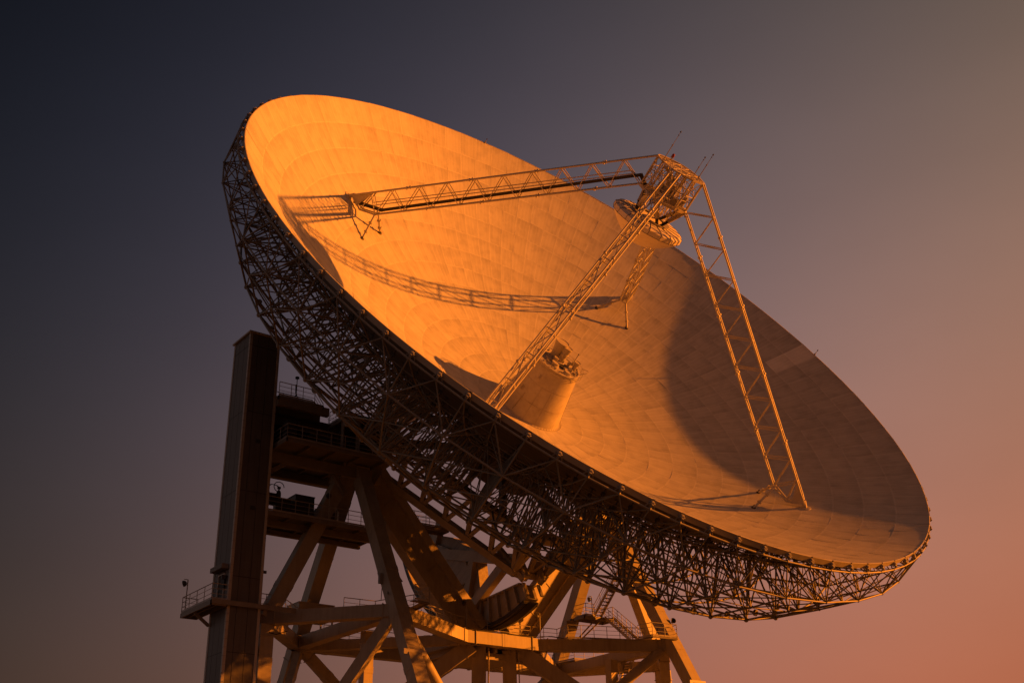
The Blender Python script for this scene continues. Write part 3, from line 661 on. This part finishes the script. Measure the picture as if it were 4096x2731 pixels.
# upper deck beside the left bearing
deck('machine_deck', 'upper steel machine deck between the lift tower and the left bearing', 13.2, 22.2, -5.2, 3.6, 33.35,
     [[(22.2, -5.2, 33.35), (22.2, 3.6, 33.35), (13.2, 3.6, 33.35)]], 'deck',
     [((22.5, 1.0, 32.5), (13.4, 1.0, 32.5), .45, .8), ((22.5, -3.6, 32.9), (13.4, -3.6, 32.9), .45, .7), ((22.6, 1.0, 31.0), (21.0, 1.0, 32.1), .3, .34), ((16.6, 1.0, 32.1), (15.3, .7, 30.6), .3, .34), ((12.4, 1.4, 33.0), (13.4, .9, 31.0), .3, .34)])
# middle deck with tanks
deck('middle_deck', 'middle steel deck with tanks, crossing behind the left legs of the tower', 11.6, 22.3, -3.4, 1.2, 28.05,
     [[(22.3, 1.2, 28.05), (11.6, 1.2, 28.05)], [(22.3, -3.4, 28.05), (11.6, -3.4, 28.05)], [(22.3, -1.0, 28.05), (22.3, 1.2, 28.05)]], 'deck',
     [((22.2, -.4, 27.55), (11.6, -.4, 27.55), .3, .5), ((22.2, -3.1, 27.65), (11.6, -3.1, 27.65), .3, .4)])
# high catwalk from the tower to the bearing top
deck('catwalk', 'high narrow catwalk running from the lift tower towards the back of the dish', 18.6, 22.6, .4, 2.4, 37.25, [[(22.6, 2.4, 37.25), (19.4, 2.4, 37.25), (18.2, 1.6, 36.6)], [(22.6, .4, 37.25), (18.6, .4, 37.25)]], 'walkway',
     [((22.6, 2.2, 36.75), (18.0, 2.2, 36.75), .4, .7), ((22.6, .6, 36.75), (18.0, .6, 36.75), .4, .7)])
deck('catwalk', 'small raised landing with rails at the end of the high catwalk', 15.3, 17.1, .8, 3.0, 36.35, [[(17.1, .8, 36.35), (17.1, 3.0, 36.35), (15.3, 3.0, 36.35), (15.3, .8, 36.35)]], 'walkway', [((16.9, 2.8, 36.0), (16.9, 2.8, 33.4), .24, .24), ((15.5, 2.8, 36.0), (15.5, 2.8, 33.4), .24, .24)])
# balcony at the tower door
deck('balcony', 'small railed steel balcony outside the lift tower door', 25.4, 26.6, -3.3, 2.2, 20.45, [[(25.4, -3.3, 20.45), (26.6, -3.3, 20.45), (26.6, 2.2, 20.45), (25.4, 2.2, 20.45)]], 'balcony',
     [((26.6, 2.3, 20.3), (19.9, 2.3, 20.3), .12, .34), ((26.5, -1.0, 20.05), (25.3, -1.0, 19.2), .2, .2)], edge=.34)
deck('service_walkway', 'small railed service walkway behind the deep inner left leg, above the counterweight', 1.2, 7.4, -6.2, -4.9, 31.3, [[(7.4, -4.9, 31.3), (1.2, -4.9, 31.3)], [(7.4, -6.2, 31.3), (1.2, -6.2, 31.3)]], 'walkway')
# ring-level walkways
def span(nm, lab, pts, z, w=1.2, cat='walkway', gr=None, side=1, drop=.0):
    """walkway along a polyline with a rail on its outer edge"""
    e = empty(nm, lab, cat, (pts[0][0], pts[0][1], z), gr); o = V((pts[0][0], pts[0][1], 0)); pts = [V((p[0], p[1], 0))-o for p in pts]
    mb = MB(); m2 = MB()
    for a, b in zip(pts[:-1], pts[1:]):
        d = (b-a).normalized(); nn = V((-d.y, d.x, 0))*w*side
        mb.beam((a+a+nn)/2-V((0, 0, .03)), (b+b+nn)/2-V((0, 0, .03)), w, .04); mb.beam(a-V((0, 0, .1)), b-V((0, 0, .1)), .06, .12)
    rail(m2, pts); mb.build('grating', M['deck'], e); m2.build('railing', M['rail'], e); return e
span('ring_walkway', 'railed walkway behind the gear above the lit middle beam', [(3.4, .9), (-3.6, .9), (-6.4, 1.2), (-6.0, 3.2), (-13.0, 5.6)], 20.66, .45)
span('ring_walkway', 'railed walkway along the lit left front beam', [(9.6, 3.7), (4.2, 1.0), (3.4, .9)], 20.75, .8)
span('ring_walkway', 'railed platform round the foot of the left front leg', [(15.9, 2.4), (13.2, 2.6), (11.8, 6.0), (12.2, 8.8), (13.6, 9.0)], 20.62, .6, side=-1)
span('ring_walkway', 'railed platform round the foot of the right front leg', [(-11.4, 6.4), (-11.6, 8.0), (-14.2, 8.4), (-14.5, 7.6)], 20.62, .3)
span('ring_walkway', 'railed walkway along the rear beam low behind the left legs', [(12.0, -8.0), (7.0, -8.0), (2.0, -8.0)], 20.75, 1.0)
span('ring_walkway', 'railed corner platform at the rear right end of the ring beams', [(-8.0, -7.6), (-13.4, -7.8), (-13.6, -5.0), (-17.0, -4.6)], 20.75, 1.0)
span('ring_walkway', 'railed walkway between the lift tower and the left column', [(22.4, -.2), (20.0, -.2), (16.6, -3.6)], 20.75, 1.0, side=-1)
# stairs
def stair(lab, p, q, w=.85, rails=True):
    p, q = V(p), V(q); e = empty('steel_stair', lab, 'stair', p); q = q-p; p = V((0, 0, 0)); d = q.normalized(); h = V((q.x, q.y, 0)).normalized(); sd = V((-h.y, h.x, 0))*w/2
    mb = MB()
    for s in (-1, 1): mb.beam(p+sd*s, q+sd*s, .07, .28)
    mb.build('stringer', M['steel'], e)
    mb = MB(); n = max(3, int(abs(q.z)/.27))
    for i in range(n): c = p.lerp(q, (i+.5)/n); mb.beam(c-sd*.95, c+sd*.95, .24, .05)
    mb.build('tread', M['deck'], e)
    for s in (-1, 1):
        mb = MB(); a, b = p+sd*s, q+sd*s; Z = V((0, 0, 1))
        m = max(2, int(q.length/1.4))
        for i in range(m+1): c = a.lerp(b, i/m); mb.tube(c, c+Z*1.05, .028, 5)
        for f, r in ((1.05, .034), (.7, .022), (.36, .022)): mb.tube(a+Z*f, b+Z*f, r, 5)
        mb.build('railing', M['rail'], e)
    return e
stair('steel stair flight climbing from the landing up behind the lattice', (-15.6, -3.6, 24.75), (-15.4, 3.8, 31.6))
stair('steel stair flight going down from the landing to the ring walkway', (-16.6, -3.0, 24.7), (-13.2, 4.3, 20.8))
stair('lowest steel stair flight hanging below the right ring beam', (-15.0, 1.2, 19.9), (-11.4, 3.0, 13.8))
e = deck('stair_landing', 'small railed stair landing bracketed off the right rear leg', -17.3, -13.6, -4.8, -3.2, 24.7, [[(-13.8, -3.2, 24.7), (-14.9, -3.2, 24.7)], [(-17.3, -4.8, 24.7), (-13.8, -4.8, 24.7), (-13.8, -3.2, 24.7)], [(-17.3, -3.2, 24.7), (-17.3, -4.8, 24.7)]], 'landing',
     [((-15.8, -3.4, 24.4), (-13.9, -5.6, 21.9), .13, .13), ((-15.8, -4.6, 24.4), (-13.9, -6.2, 21.9), .13, .13), ((-14.3, -5.9, 24.1), (-13.4, -5.0, 24.1), .9, .7)])
# hand winch cabinet, equipment on the decks
def cabinet(nm, lab, cat, c, sz, mat='dark', legs=0.0, gr=None):
    e = empty(nm, lab, cat, c, gr); x, y, z = sz
    mb = MB(); mb.box((-x/2, -y/2, legs), (x/2, y/2, z)); mb.box((-x/2-.04, -y/2-.04, z), (x/2+.04, y/2+.04, z+.07)); mb.build('body', M[mat], e)
    mb = MB(); mb.box((-x/2+.08, y/2, legs+.1), (-.02, y/2+.03, z-.1)); mb.box((.02, y/2, legs+.1), (x/2-.08, y/2+.03, z-.1)); mb.tube((.08, y/2+.05, z*.45), (.08, y/2+.05, z*.6), .02, 5); mb.build('door', M[mat], e)
    if legs:
        for sx in (-1, 1):
            for sy in (-1, 1): mb = MB(); mb.box((sx*(x/2-.1)-.06, sy*(y/2-.1)-.06, 0), (sx*(x/2-.1)+.06, sy*(y/2-.1)+.06, legs)); mb.build('leg', M['rail'], e)
    return e
cabinet('cabinet', 'pale box cabinet on legs at the foot of the rear left leg', 'cabinet', (14.3, -6.2, 20.75), (3.3, 2.2, 2.1), 'steel', 0.9)
def tank(nm, lab, cat, c, r, h, mat='dark'):
    e = empty(nm, lab, cat, c); mb = MB(); mb.lathe((0, 0, 0), (0, 0, 1), [(r*.92, 0), (r, .06), (r, h*.9), (r*.93, h), (r*.5, h+.04)], 22, True, True, True); mb.build('body', M[mat], e)
    mb = MB(); mb.lathe((0, 0, h), (0, 0, 1), [(r*.62, 0), (r*.62, .14), (.01, .16)], 18); mb.build('lid', M[mat], e)
    mb = MB(); mb.tube((r*.8, .2, .2), (r*1.25, .2, .2), .06, 6); mb.tube((r*1.25, .2, .2), (r*1.25, .2, h*1.05), .05, 6); mb.build('pipe', M['grey'], e); return e
tank('oil_tank', 'wide dark round tank nearest the tower leg on the middle deck', 'tank', (15.9, -1.3, 28.05), 1.05, 1.65)
cabinet('pump_unit', 'large dark box unit on the middle deck beside the round tank', 'machine', (18.4, -1.0, 28.05), (1.7, 1.5, 2.15))
cabinet('pump_unit', 'lower dark box unit between the gas bottles and the large unit', 'machine', (19.9, -1.3, 28.05), (1.0, 1.2, 1.75))
for i, (x, lb) in enumerate(((20.75, 'tall dark gas bottle standing nearer the box units'), (21.75, 'tall dark gas bottle standing nearer the lift tower'))):
    e = empty('gas_bottle', lb, 'gas bottle', (x, -.3, 28.05), 'gas bottles on the middle deck')
    mb = MB(); mb.lathe((0, 0, 0), (0, 0, 1), [(.19, 0), (.2, .03), (.2, 2.0), (.14, 2.2), (.06, 2.25), (.06, 2.4)], 12, True, True, True); mb.build('bottle', M['dark'], e)
    mb = MB(); mb.box((-.12, -.09, 2.38), (.12, .09, 2.55)); mb.tube((.0, 0, 2.55), (-.35 if i else .35, 0, 2.66), .035, 6); mb.build('valve', M['black'], e)
e = empty('hose', 'black looped hose over the gas bottles on the middle deck', 'hose', (20.5, -.3, 30.5)); mb = MB()
mb.path([V((.25+.45*cos(t), 0, .1+.42*sin(t))) for t in [pi*1.0-i*pi/8*1.4 for i in range(9)]], .035, 5); mb.path([V((.35, 0, .18)), V((.9, 0, .22)), V((1.3, 0, -.1))], .03, 5); mb.build('tubing', M['black'], e)
cabinet('pump_unit', 'small dark box hung between the two gas bottles', 'machine', (21.25, -.4, 29.1), (.55, .4, .8))
# machine house under the catwalk: open-fronted steel room
e = empty('machine_house', 'dark open fronted machine house standing on the upper deck', 'machine house', (15.7, -4.9, 33.36))
mb = MB(); mb.box((0, 0, 0), (6.4, .12, 3.1)); mb.box((6.3, .12, 0), (6.4, 4.9, 3.1)); mb.box((0, .12, 0), (.12, 4.9, 3.1)); mb.box((.12, 4.75, 0), (2.3, 4.9, 3.1))
for x in (2.5, 4.3, 6.2): mb.box((x-.18, 4.72, 0), (x+.18, 4.93, 3.1))
mb.box((2.3, 4.75, 2.5), (6.3, 4.9, 3.1)); mb.box((2.3, 4.75, 0), (6.3, 4.9, .9)); mb.build('wall', M['deck'], e)
mb = MB(); mb.box((-.25, -.25, 3.1), (6.65, 5.2, 3.32)); mb.build('roof', M['deck'], e)
mb = MB(); mb.box((.6, .5, .1), (3.0, 3.9, 1.9)); mb.lathe((4.4, 2.4, 1.0), (1, 0, 0), [(.02, -1), (.8, -1), (.8, 1), (.02, 1)], 16); mb.build('winch', M['dark'], e)
for x in (3.4, 5.2):
    mb = MB(); mb.prism([V((x+.9*cos(t), 4.95, 2.3+.32*sin(t))) for t in [i*pi/8 for i in range(9)]], (0, 0, 0), (0, .1, 0)); mb.build('arch', M['deck'], e)
# cable drum cover (dome) at the left bearing is part of the bearing housing; ladder on the house
e = empty('ladder', 'thin caged ladder up the machine house wall', 'ladder', (16.6, .05, 33.4)); mb = MB()
for x in (-.22, .22): mb.tube((x, 0, 0), (x, 0, 3.9), .025, 5)
for i in range(14): mb.tube((-.22, 0, .2+.27*i), (.22, 0, .2+.27*i), .016, 4)
mb.build('rungs', M['rail'], e); mb = MB()
for i in range(5): z = 1.4+.6*i; mb.path([V((.35*cos(t), .35-.35*cos(t)*0+.35*sin(t)-.35, z)) for t in [i2*pi/6 for i2 in range(7)]], .014, 4)
mb.build('cage', M['rail'], e)
cabinet('switch_cabinet', 'narrow dark switch cabinet at the outer front corner of the upper machine deck', 'cabinet', (21.3, 2.2, 33.36), (.9, .6, 1.9))
cabinet('switch_cabinet', 'wide low dark cabinet in front of the machine house openings', 'cabinet', (18.6, 1.6, 33.36), (1.8, .7, 1.2), 'dark', .2)
e = empty('cable_reel', 'dark upright cable reel on the upper machine deck near the bearing', 'cable reel', (15.0, 1.6, 33.36))
for y in (-.45, .45): mb = MB(); mb.lathe((0, y-.03, .95), (0, 1, 0), [(.02, 0), (.85, 0), (.85, .06), (.02, .06)], 20); mb.build('flange', M['dark'], e)
mb = MB(); mb.lathe((0, -.42, .95), (0, 1, 0), [(.55, 0), (.55, .84)], 20); mb.build('drum', M['black'], e)
mb = MB(); mb.beam((-.6, -.5, 0), (0, -.5, .95), .1, .1); mb.beam((.6, -.5, 0), (0, -.5, .95), .1, .1); mb.beam((-.6, .5, 0), (0, .5, .95), .1, .1); mb.beam((.6, .5, 0), (0, .5, .95), .1, .1); mb.build('stand', M['frame'], e)
# weather mast on the catwalk
e = empty('weather_mast', 'thin weather mast on a tripod on the high catwalk', 'mast', (20.6, 1.4, 37.25)); mb = MB()
mb.tube((0, 0, 0), (0, 0, 2.2), .035, 6); mb.tube((.05, 0, .9), (.08, 0, 1.7), .05, 6)
for t in range(3): a = 2*pi*t/3; mb.tube((0, 0, .9), (.4*cos(a), .4*sin(a), 0), .025, 5)
mb.build('pole', M['black'], e); mb = MB(); mb.lathe((0, 0, 2.2), (0, 0, 1), [(.05, 0), (.17, .06), (.17, .2), (.02, .22)], 10); mb.build('sensor', M['black'], e)
# floodlights on posts
def lamp(lab, c, h, side, mat='dark'):
    e = empty('floodlight', lab, 'floodlight', c, 'floodlights on posts'); sx, sy = side
    mb = MB(); mb.tube((0, 0, 0), (0, 0, h), .045, 6); mb.tube((0, 0, h), (sx*.3, sy*.3, h+.04), .035, 5); mb.build('post', M['rail'], e)
    mb = MB(); ax = V((sx, sy, -.25)); mb.lathe(V((sx*.22, sy*.22, h-.28)), ax, [(.02, -.16), (.16, -.1), (.23, .02), (.24, .13), (.02, .15)], 16); mb.build('lamp_head', M[mat], e)
lamp('round floodlight on a post at the outer corner of the tower balcony', (26.5, -2.9, 20.45), 2.45, (.75, -.66))
lamp('round floodlight on a post standing on the middle deck', (16.9, 1.1, 28.05), 2.5, (-.2, -.98))
lamp('round floodlight on a post in front of the gear', (3.3, 1.0, 20.75), 2.6, (.9, -.4))
lamp('round floodlight on a post left of the stair landing', (-14.7, -3.3, 24.7), 1.9, (.9, -.4))
lamp('round floodlight on a post right of the gear on the middle beam', (-4.4, 1.3, 20.7), 2.3, (.9, -.4))
# loudspeakers / cameras on the leg feet
def horn_sp(lab, c, ax):
    e = empty('loudspeaker', lab, 'loudspeaker', c); mb = MB(); mb.lathe((0, 0, .35), ax, [(.04, -.3), (.1, -.1), (.26, .2), (.24, .21), (.02, .0)], 12); mb.build('horn', M['black'], e)
    mb = MB(); mb.tube((0, 0, 0), (0, 0, .35), .035, 5); mb.build('bracket', M['black'], e)
horn_sp('small black loudspeaker fixed to the left front leg above its platform', (13.3, 6.2, 22.3), (-.6, .5, .5))
horn_sp('small black loudspeaker on the right front platform rail', (-15.0, 7.2, 22.0), (.3, .8, .2))
# hanging chain hoist below the middle deck
e = empty('chain_hoist', 'short dark chain hanging below the middle deck', 'chain', (12.3, 1.0, 27.1)); mb = MB(); mb.tube((0, 0, 0), (0, 0, -1.5), .03, 5)
for i in range(6): mb.ball((.02*(-1)**i, 0, -.2-.22*i), .055, 6, 4)
mb.build('links', M['black'], e); mb = MB(); mb.path([V((0, 0, -.1)), V((.35, 0, -.35)), V((.7, 0, -.05))], .025, 5); mb.build('hook', M['black'], e)

# ------------------------------------------------------------------ lift tower
TX0, TX1, TY0, TY1, TZ = 22.62, 25.27, -1.1, 2.0, 42.25
tw = empty('lift_tower', 'tall dark clad lift tower standing left of the telescope legs', 'lift tower', (TX1, TY1, 0))
o = V((TX1, TY1, 0)); w_, d_ = TX1-TX0, TY1-TY0
seams = [5.0, 11.5, 16.9, 22.4, 29.0, 35.5, 41.2]
def wallgrid(axis, cuts, nm):
    mb = MB(); zs = [0]+seams+[TZ]
    for z0, z1 in zip(zs[:-1], zs[1:]):
        for c0, c1 in zip(cuts[:-1], cuts[1:]):
            g = .018
            if axis == 'y': mb.box((c0+g, -.10, z0+g), (c1-g, -.04, z1-g))
            else: mb.box((-.10, c0+g, z0+g), (-.04, c1-g, z1-g))
    return mb.build(nm, M['clad'], tw)
wallgrid('y', [-w_+.22, -w_*.62, -w_*.28, -.22], 'wall'); wallgrid('x', [-d_+.2, -d_*.68, -d_*.36, -.2], 'wall')
mb = MB(); mb.box((-w_+.06, -d_+.06, 0), (-.12, -.12, TZ)); mb.build('shaft', M['dark'], tw)
for x, y in ((-.22, -.22), (-w_, -.22), (-.22, -d_), (-w_, -d_)):
    mb = MB(); mb.box((x, y, 0), (x+.22, y+.22, TZ)); mb.build('corner_post', M['trim'], tw)
mb = MB(); mb.box((-w_-.12, -d_-.12, TZ), (.14, .14, TZ+.14)); mb.build('roof', M['trim'], tw)
for z in (22.9, 26.0, 30.6): mb = MB(); mb.box((-w_-.28, -.2, z), (-w_, -.05, z+.2)); mb.build('bracket', M['dark'], tw)
dr = empty('door', None, None); dr.parent = tw; dr.location = (-.02, -2.0, 20.5)
mb = MB(); mb.box((-.08, .06, .05), (.0, 1.0, 2.15)); mb.build('door_leaf', M['black'], dr)
mb = MB(); mb.box((-.05, -.04, 0), (.07, .06, 2.25)); mb.box((-.05, 1.0, 0), (.07, 1.1, 2.25)); mb.box((-.05, .06, 2.15), (.07, 1.0, 2.25)); mb.build('frame', M['trim'], dr)
mb = MB(); mb.box((.0, .84, 1.0), (.06, .9, 1.25)); mb.box((.02, 1.16, 1.1), (.14, 1.3, 1.9)); mb.build('handle', M['black'], dr)
mb = MB(); mb.box((-.0, -2.45, 22.95), (.55, -.35, 23.3)); mb.build('canopy', M['deck'], tw)
mb = MB(); mb.box((.0, -.75, 22.2), (.35, -.6, 22.5)); mb.build('door_lamp', M['dark'], tw)
mb = MB(); mb.box((-w_-.02, -.16, 0), (-w_+.0, -.04, TZ)); mb.build('cable_tray', M['dark'], tw)
for z in seams:
    mb = MB(); mb.box((-w_+.2, -.04, z-.02), (-.2, -.03, z+.02)); mb.box((-.04, -d_+.2, z-.02), (-.03, -.2, z+.02)); mb.build('joint_strip', M['black'], tw)
mb = MB()
for i in range(70):
    z = .4+i*.6
    for x in (-.16, -.06): mb.box((x-.015, -.0, z), (x+.015, .012, z+.03))
    for y in (-.16, -.06): mb.box((0, y-.015, z), (.012, y+.015, z+.03))
mb.build('corner_bolts', M['dark'], tw)
for z in (14.2, 27.6, 33.0): mb = MB(); mb.box((-1.55, -.04, z), (-1.2, .0, z+.3)); [mb.box((-1.56, .0, z+.03+.06*i), (-1.19, .03, z+.06+.06*i)) for i in range(4)]; mb.build('vent', M['dark'], tw)

# ------------------------------------------------------------------ ground
mb = MB(); n = 48; vs = [V((0, 0, 0))]
mb.add([(-6000, -6000, 0), (6000, -6000, 0), (6000, 6000, 0), (-6000, 6000, 0)], [(0, 1, 2, 3)])
g = mb.build('ground', M['ground']); tag(g, 'dry grass ground round the telescope', 'ground', None, 'structure')
mb = MB(); mb.lathe((0, 0, 0), (0, 0, 1), [(30, .004), (30, .25), (15, .25), (15, .004)], 72, False); g = mb.build('track_foundation', M['concrete']); tag(g, 'round concrete rail foundation under the telescope tower', 'foundation', None, 'structure')

# ------------------------------------------------------------------ sky, sun, camera
SUN_EL, SUN_AZ = radians(11.7), radians(151.3)
sd = V((cos(SUN_EL)*cos(SUN_AZ), cos(SUN_EL)*sin(SUN_AZ), sin(SUN_EL)))
w = bpy.data.worlds.new('World'); SC.world = w; w.use_nodes = True; nt = w.node_tree; nt.nodes.clear(); L = nt.links.new
out = N(nt, 'ShaderNodeOutputWorld'); bg = N(nt, 'ShaderNodeBackground'); L(bg.outputs[0], out.inputs[0])
tc = N(nt, 'ShaderNodeTexCoord'); sp = N(nt, 'ShaderNodeSeparateXYZ'); L(tc.outputs['Generated'], sp.inputs[0])
def mth(op, a, b=None, c=None):
    n = N(nt, 'ShaderNodeMath', operation=op)
    for i, v in enumerate((a, b, c)):
        if v is None: continue
        if isinstance(v, (int, float)): n.inputs[i].default_value = v
        else: L(v, n.inputs[i])
    return n.outputs[0]
shx, shy = cos(SUN_AZ), sin(SUN_AZ)
S = mth('ADD', mth('MULTIPLY', sp.outputs[0], shx), mth('MULTIPLY', sp.outputs[1], shy))
gl = N(nt, 'ShaderNodeMapRange', interpolation_type='SMOOTHSTEP', inp={'From Min': -0.30, 'From Max': -0.80}); L(S, gl.inputs['Value'])
ge = N(nt, 'ShaderNodeMapRange', inp={'From Min': 0.75, 'From Max': 0.1}); L(sp.outputs[2], ge.inputs['Value'])
glow = mth('MULTIPLY', gl.outputs[0], ge.outputs[0])
hm = N(nt, 'ShaderNodeMapping', inp={'Scale': (3.0, 3.0, 7.0)}); L(tc.outputs['Generated'], hm.inputs['Vector'])
hn = N(nt, 'ShaderNodeTexNoise', inp={'Scale': 1.3, 'Detail': 4.0, 'Roughness': 0.55}); L(hm.outputs[0], hn.inputs['Vector'])
haze = mth('MULTIPLY_ADD', hn.outputs['Fac'], 0.16, 0.92)
S = mth('MINIMUM', mth('MAXIMUM', S, -0.30), 0.9); Ez = mth('MINIMUM', mth('MAXIMUM', sp.outputs[2], 0.0), 1.0)
S2 = mth('MULTIPLY', S, S); SE = mth('MULTIPLY', S, Ez); E2 = mth('MULTIPLY', Ez, Ez)
# dusk sky: brightness falls with height and with the angle away from the sun, colour goes rose to slate blue
CO = ((-1.57, 2.99, .06, -3.12, 2.16, -4.62), (-2.65, 2.12, 2.41, -2.89, 2.51, -5.86), (-3.30, 1.99, 5.14, -3.66, 1.64, -7.76))
cb = N(nt, 'ShaderNodeCombineColor')
for i, c in enumerate(CO):
    v = mth('MULTIPLY_ADD', S, c[1], c[0])
    for t, k in ((Ez, c[2]), (S2, c[3]), (SE, c[4]), (E2, c[5])): v = mth('MULTIPLY_ADD', t, k, v)
    L(mth('MULTIPLY', mth('ADD', mth('EXPONENT', v), mth('MULTIPLY', glow, (.15, .11, .10)[i])), haze), cb.inputs[i])
sky = N(nt, 'ShaderNodeTexSky', sky_type='NISHITA', sun_disc=False, sun_elevation=SUN_EL, sun_rotation=pi/2-SUN_AZ, dust_density=4.0, air_density=1.5)
ad = N(nt, 'ShaderNodeMix', data_type='RGBA', blend_type='ADD', inp={'Factor': 0.0004}); L(cb.outputs[0], ad.inputs['A']); L(sky.outputs[0], ad.inputs['B'])
L(ad.outputs['Result'], bg.inputs['Color']); bg.inputs['Strength'].default_value = 0.505
sl = bpy.data.lights.new('sun', 'SUN'); sl.energy = 5.0; sl.angle = radians(0.8); sl.color = (1.0, 0.24, 0.015)
so = bpy.data.objects.new('sun', sl); COL.objects.link(so); so.rotation_euler = sd.to_track_quat('Z', 'Y').to_euler()

cam = bpy.data.cameras.new('camera'); co = bpy.data.objects.new('camera', cam); COL.objects.link(co)
RW = ((-0.79724583, 0.60324533, -0.02222966), (-0.24440253, -0.35623498, -0.90186698), (-0.55196603, -0.7135767, 0.43144154))
mt = Matrix((RW[0], [-v for v in RW[1]], [-v for v in RW[2]])).transposed().to_4x4(); mt.translation = V((58.532, 79.630, 1.747))
co.matrix_world = mt; cam.sensor_width = 36; cam.lens = 39.477; cam.clip_end = 20000; cam.clip_start = .1
SC.camera = co
SC.view_settings.view_transform = 'Standard'; SC.view_settings.look = 'None'; SC.view_settings.exposure = 0.97; SC.view_settings.gamma = 1.0
SC.render.engine = 'CYCLES'; SC.cycles.max_bounces = 6; SC.cycles.diffuse_bounces = 4
